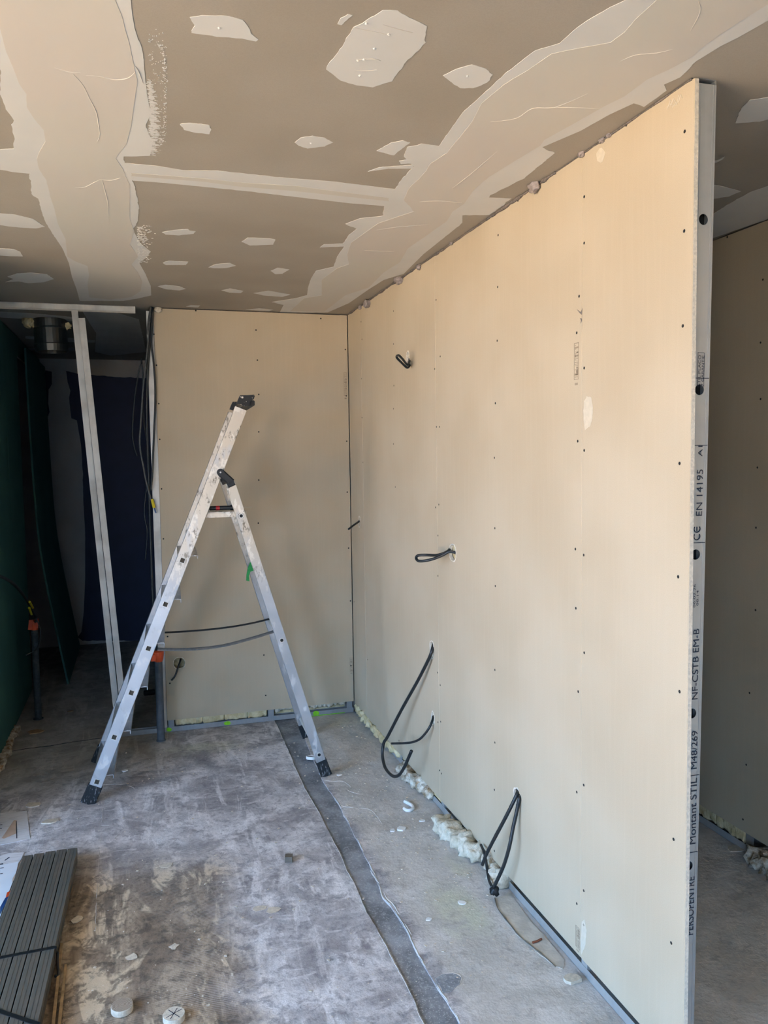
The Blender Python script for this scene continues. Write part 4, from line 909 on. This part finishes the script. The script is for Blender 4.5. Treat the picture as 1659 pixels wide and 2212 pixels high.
# ---- bundle of steel profiles on the floor
a = on_floor(168, 1831, .057); b = on_floor(82, 2212, .057); d = (b-a).normalized(); px_ = Vector((d.y, -d.x, 0))
if px_.x > 0: px_ = -px_                       # towards the left
bun = empty('profile_bundle', Vector((a.x, a.y, 0))+d*1.2+px_*.1); tag(bun, 'strapped bundle of dark grey steel profiles lying at lower left', 'bundle')
PW = .0405; offs = [0, -.002, .0, .006, .010]
for lay in (0, 1):
    for k in range(5):
        s0 = a+px_*(PW*k+PW/2)+d*(offs[k]+(.012 if lay == 0 else 0)); s0.z = .029+.028*lay; e_ = s0+d*3.0
        hw = PW/2-.0016; th = .0012; hh = .025
        pf = [(-hw, 0), (-hw+.002, -.0) , (hw-.002, 0), (hw, -.002), (hw, -hh), (hw-th, -hh), (hw-th, -th), (-hw+th, -th), (-hw+th, -hh), (-hw, -hh)]
        mb = MB().sweep([s0, e_], pf, px_, Vector((0, 0, 1)))
        for rr_ in (-.006, .006): mb.obox((s0+e_)/2+px_*rr_+Vector((0, 0, .0002)), d*1.5, px_*.0008, (0, 0, .0004))
        mb.build('profile', M['galv_dark'], bun)
def strap_at(u, v, sk):
    c = on_floor(u, v, .058); c = a+d*((c-a).dot(d)); c.z = .0588; P = [c+px_*-.003+Vector((0, 0, -.050)), c+px_*-.003, c+px_*(PW*2.5)+d*sk*.5, c+px_*(PW*5+.003)+d*sk, c+px_*(PW*5+.003)+d*sk+Vector((0, 0, -.052))]
    mb = MB()
    for p, q in zip(P, P[1:]): mb.beam(p, q, .013, .0016, (q-p).cross(d))
    mb.build('strap', M['black'], bun); return c
c = strap_at(120, 2046, .012); strap_at(36, 2222, -.16)
MB().tube([c-px_*.006+Vector((0, 0, -.02)), c-px_*.012+d*.05+Vector((0, 0, -.03)), c-px_*.016+d*.075+Vector((0, 0, -.05)), c-px_*.006+d*.08+Vector((0, 0, -.045))], .004, 6).build('strap_tail', M['black'], bun)
for p0, p1, w2, lab in (((133,2040), (112,2240), .009, 'tan timber lath lying right against the steel bundle'), ((142,2086), (125,2240), .008, 'thinner tan timber lath a finger away from the steel bundle')):
    s0 = on_floor(*p0, .006); s1 = on_floor(*p1, .006)
    tag(MB().beam(s0, s0+(s1-s0)*2.2, w2, .010, (0, 0, 1), ch=.001).build('timber_lath', M['wood']), lab, 'lath')

# ---- papers on the floor
def sheet(px, name, mat, label, cat, z=.001, extra=None):
    P = [on_floor(u, v, z) for u, v in px]; c = sum(P, Vector())/len(P)
    r = empty(name, (c.x, c.y, 0)); tag(r, label, cat)
    MB().plate(P, (0, 0, .0012)).build('page', mat, r)
    for k, (q, mm) in enumerate(extra or []): MB().plate([on_floor(u, v, z+.0014+.0002*k) for u, v in q], (0, 0, .0003)).build('print', mm, r)
    return r
sheet([(-40,1764),(0,1757),(58,1752),(65,1811),(48,1816),(35,1819),(0,1826),(-40,1834)], 'plan_sheet', M['paper'], 'creased printed sheet lying flat above the steel bundle', 'paper', .001,
  [([(4,1810),(30,1772),(36,1772),(36,1800),(8,1812)], M['tanpaper']), ([(34.6,1774),(36,1774),(37,1811),(35.4,1811)], M['print']), ([(-5,1782),(5,1781),(5,1782),(-5,1783)], M['print']), ([(-5,1790),(4,1789),(4,1790),(-5,1791)], M['print'])])
sheet([(-40,1853),(0,1850),(20,1843),(52,1842),(46,1856),(40,1866),(10,1872),(-40,1876)], 'plan_sheet', M['paper'], 'grey printed sheet under the edge of the white magazine', 'paper', .002, [([(0,1866),(7,1865),(7,1867),(0,1868)], M['print']), ([(10,1858),(20,1851),(21,1852),(11,1859)], M['print'])])
sheet([(-60,1872),(0,1869),(40,1862),(36,1880),(28,1905),(18,1930),(6,1965),(-4,1995),(-60,2010)], 'magazine', M['paper2'], 'open white magazine page beside the left edge of the steel bundle', 'magazine', .004,
  [([(34,1886),(36,1880),(31,1900),(26,1906),(27,1898)], M['tanpaper']), ([(15,1928),(26,1923),(21,1934),(12,1940)], M['orange']), ([(11,1940),(19,1936),(9,1958),(0,1975),(0,1960)], M['blue']), ([(0,1875),(8,1874),(8,1875),(0,1876)], M['print']), ([(0,1887),(6,1886),(6,1887.4),(0,1888.4)], M['print'])])

# ---- plaster discs, lid, block, chips
def disc(u, v, r_, h_, label, top, lines=False):
    c = on_floor(u, v); e = empty('core_disc', c); tag(e, label, 'disc', None)
    MB().lathe(c+Vector((0, 0, .001)), (0, 0, 1), [(r_*.97, 0), (r_, .002), (r_, h_-.002), (r_*.97, h_)], 28).build('body', M['plaster'], e)
    if lines:
        for an, l in ((.5, .8), (2.2, .8), (1.1, .75)): MB().beam(c+Vector((math.cos(an)*r_*l, math.sin(an)*r_*l, h_+.0012)), c-Vector((math.cos(an)*r_*l, math.sin(an)*r_*l, -h_-.0012)), .0018, .0006, (0, 0, 1)).build('pencil_line', M['print'], e)
    else: MB().lathe(c+Vector((0, 0, h_+.0008)), (0, 0, 1), [(r_*.93, 0), (r_*.93, .0006)], 28).build('face', top, e)
def brown_face():
    t = NT('brown_saw_grooves'); wv = t.n('ShaderNodeTexWave', wave_type='RINGS', rings_direction='Z'); t.L(t.n('ShaderNodeTexCoord').outputs['Object'], wv.inputs[0]); wv.inputs['Scale'].default_value = 90; wv.inputs['Distortion'].default_value = 2
    return t.out(t.mix(wv.outputs['Fac'], srgb(116, 92, 74), srgb(190, 176, 158)), .9)
disc(264, 2184, .031, .018, 'round plaster core disc with a brown grooved top', brown_face())
disc(376, 2203, .031, .018, 'round plaster core disc with pencil cross lines', None, True)
c = on_floor(672, 1640); e = empty('round_lid', c); tag(e, 'round white plastic lid beside the ladder rear foot', 'lid')
MB().lathe(c+Vector((0, 0, .001)), (.10, .16, 1), [(.026, 0), (.027, .002), (.027, .014), (.024, .015), (.024, .004)], 24).build('lid_shell', M['white'], e)
MB().lathe(c+Vector((0, 0, .001)), (.10, .16, 1), [(.0235, .004), (.0235, .009)], 20).build('dusty_filling', M['strip'], e)
q = on_floor(624, 1860); tag(MB().obox(q+Vector((0, 0, .012)), (.014, -.004, 0), (.004, .014, 0), (0, 0, .0115)).build('metal_offcut', M['galv_dark']), 'small dark steel block alone on the bare floor', 'offcut')
def chip(u, v, r_, label, mat='plaster', seed=0, flat=.35, an=0, name='plaster_chip', cat='chip'):
    c = on_floor(u, v); P = []
    for i in range(9):
        t = 2*math.pi*i/9; k = r_*(1+.5*nz((math.cos(t), math.sin(t)), 2, seed)); P.append(c+Vector((k*math.cos(t)*1.3*math.cos(an)-k*math.sin(t)*math.sin(an), k*math.cos(t)*1.3*math.sin(an)+k*math.sin(t)*math.cos(an), .0008)))
    tag(MB().plate(P, (0, 0, r_*flat)).build(name, M[mat]), label, cat)
chip(108, 1776, .024, 'pale torn plaster chip right of the printed sheet', seed=2, flat=.2)
chip(72, 1740, .028, 'larger pale plaster flake above the printed sheet', seed=5, flat=.15)
chip(270, 1666, .012, 'white crumb right of the ladder front foot', 'white', seed=6)
chip(733, 1675, .010, 'white crumb touching the ladder rear near foot', 'white', seed=7)
chip(75, 1582, .035, 'dry brownish flake on the floor of the dark opening', 'wood', seed=9, flat=.15)
chip(152, 1537, .016, 'small tan scrap further back in the dark opening', 'wood', seed=11, flat=.2)
chip(868, 1846-54, .018, 'bright white plastic scrap in front of the partition', 'white', seed=12, an=.5)
chip(848, 1795, .011, 'narrow white sliver just left of the bright scrap', 'white', seed=13, an=1.5)
chip(912, 1774, .010, 'tiny white flake between the curl and the wool', 'white', seed=14)
chip(360, 1870, .018, 'pale plaster dab left of the steel block', seed=21, flat=.06)
chip(376, 2045, .013, 'pale plaster dab low on the brown floor patch', seed=22, flat=.1, an=.8)
chip(285, 2068, .016, 'tan plaster dab above the brown disc', seed=23, flat=.08)
chip(165, 1988, .018, 'cream plaster shred right of the steel bundle', seed=24, flat=.12, an=.9)
chip(590, 1966, .020, 'pale plaster dab in the middle of the grey floor', seed=25, flat=.05)
chip(560, 1962, .018, 'pale plaster dab left of its lookalike on the grey floor', seed=26, flat=.05)
chip(1185+0, 1795+160, .010, 'white flake near the trench by the partition', 'white', seed=27)
chip(997, 1951, .012, 'white splinter right of the screed joint', 'white', seed=28, an=2.4)
chip(926, 1987, .009, 'white shred near the ridge of the joint', 'white', seed=29)
chip(1236, 2118, .020, 'grey crumbled mortar lump against the partition track', seed=30, flat=.5)
chip(1590, 1835, .026, 'torn cream paper scrap under the right room wall', seed=31, flat=.12)
P = [on_floor(u, v, .008) for u, v in [(874,1731),(882,1735),(890,1740),(892,1746),(886,1750),(878,1750),(873,1746)]]
tag(MB().tube(P, .0075, 7, smooth=4).build('plastic_curl', M['white']), 'curled white plastic strip near the partition foot', 'strip')
sp = MB(); rnd = random.Random(3)
for i in range(520):
    x = rnd.uniform(-1.6, -.04); y = rnd.uniform(-3.1, -.2); 
    if rnd.random() < .5: x = rnd.uniform(-.40, -.05); y = rnd.uniform(-2.6, -.2)
    s = rnd.choice((.0012, .0015, .002, .003)); an = rnd.random()*3
    sp.obox((x, y, s*.4+.0005), (s*math.cos(an)*1.5, s*math.sin(an)*1.5, 0), (-s*math.sin(an), s*math.cos(an), 0), (0, 0, s*.4))
tag(sp.build('plaster_crumbs', M['plaster']), 'fine pale plaster crumbs strewn over the screed floor', 'crumbs', None, 'stuff')
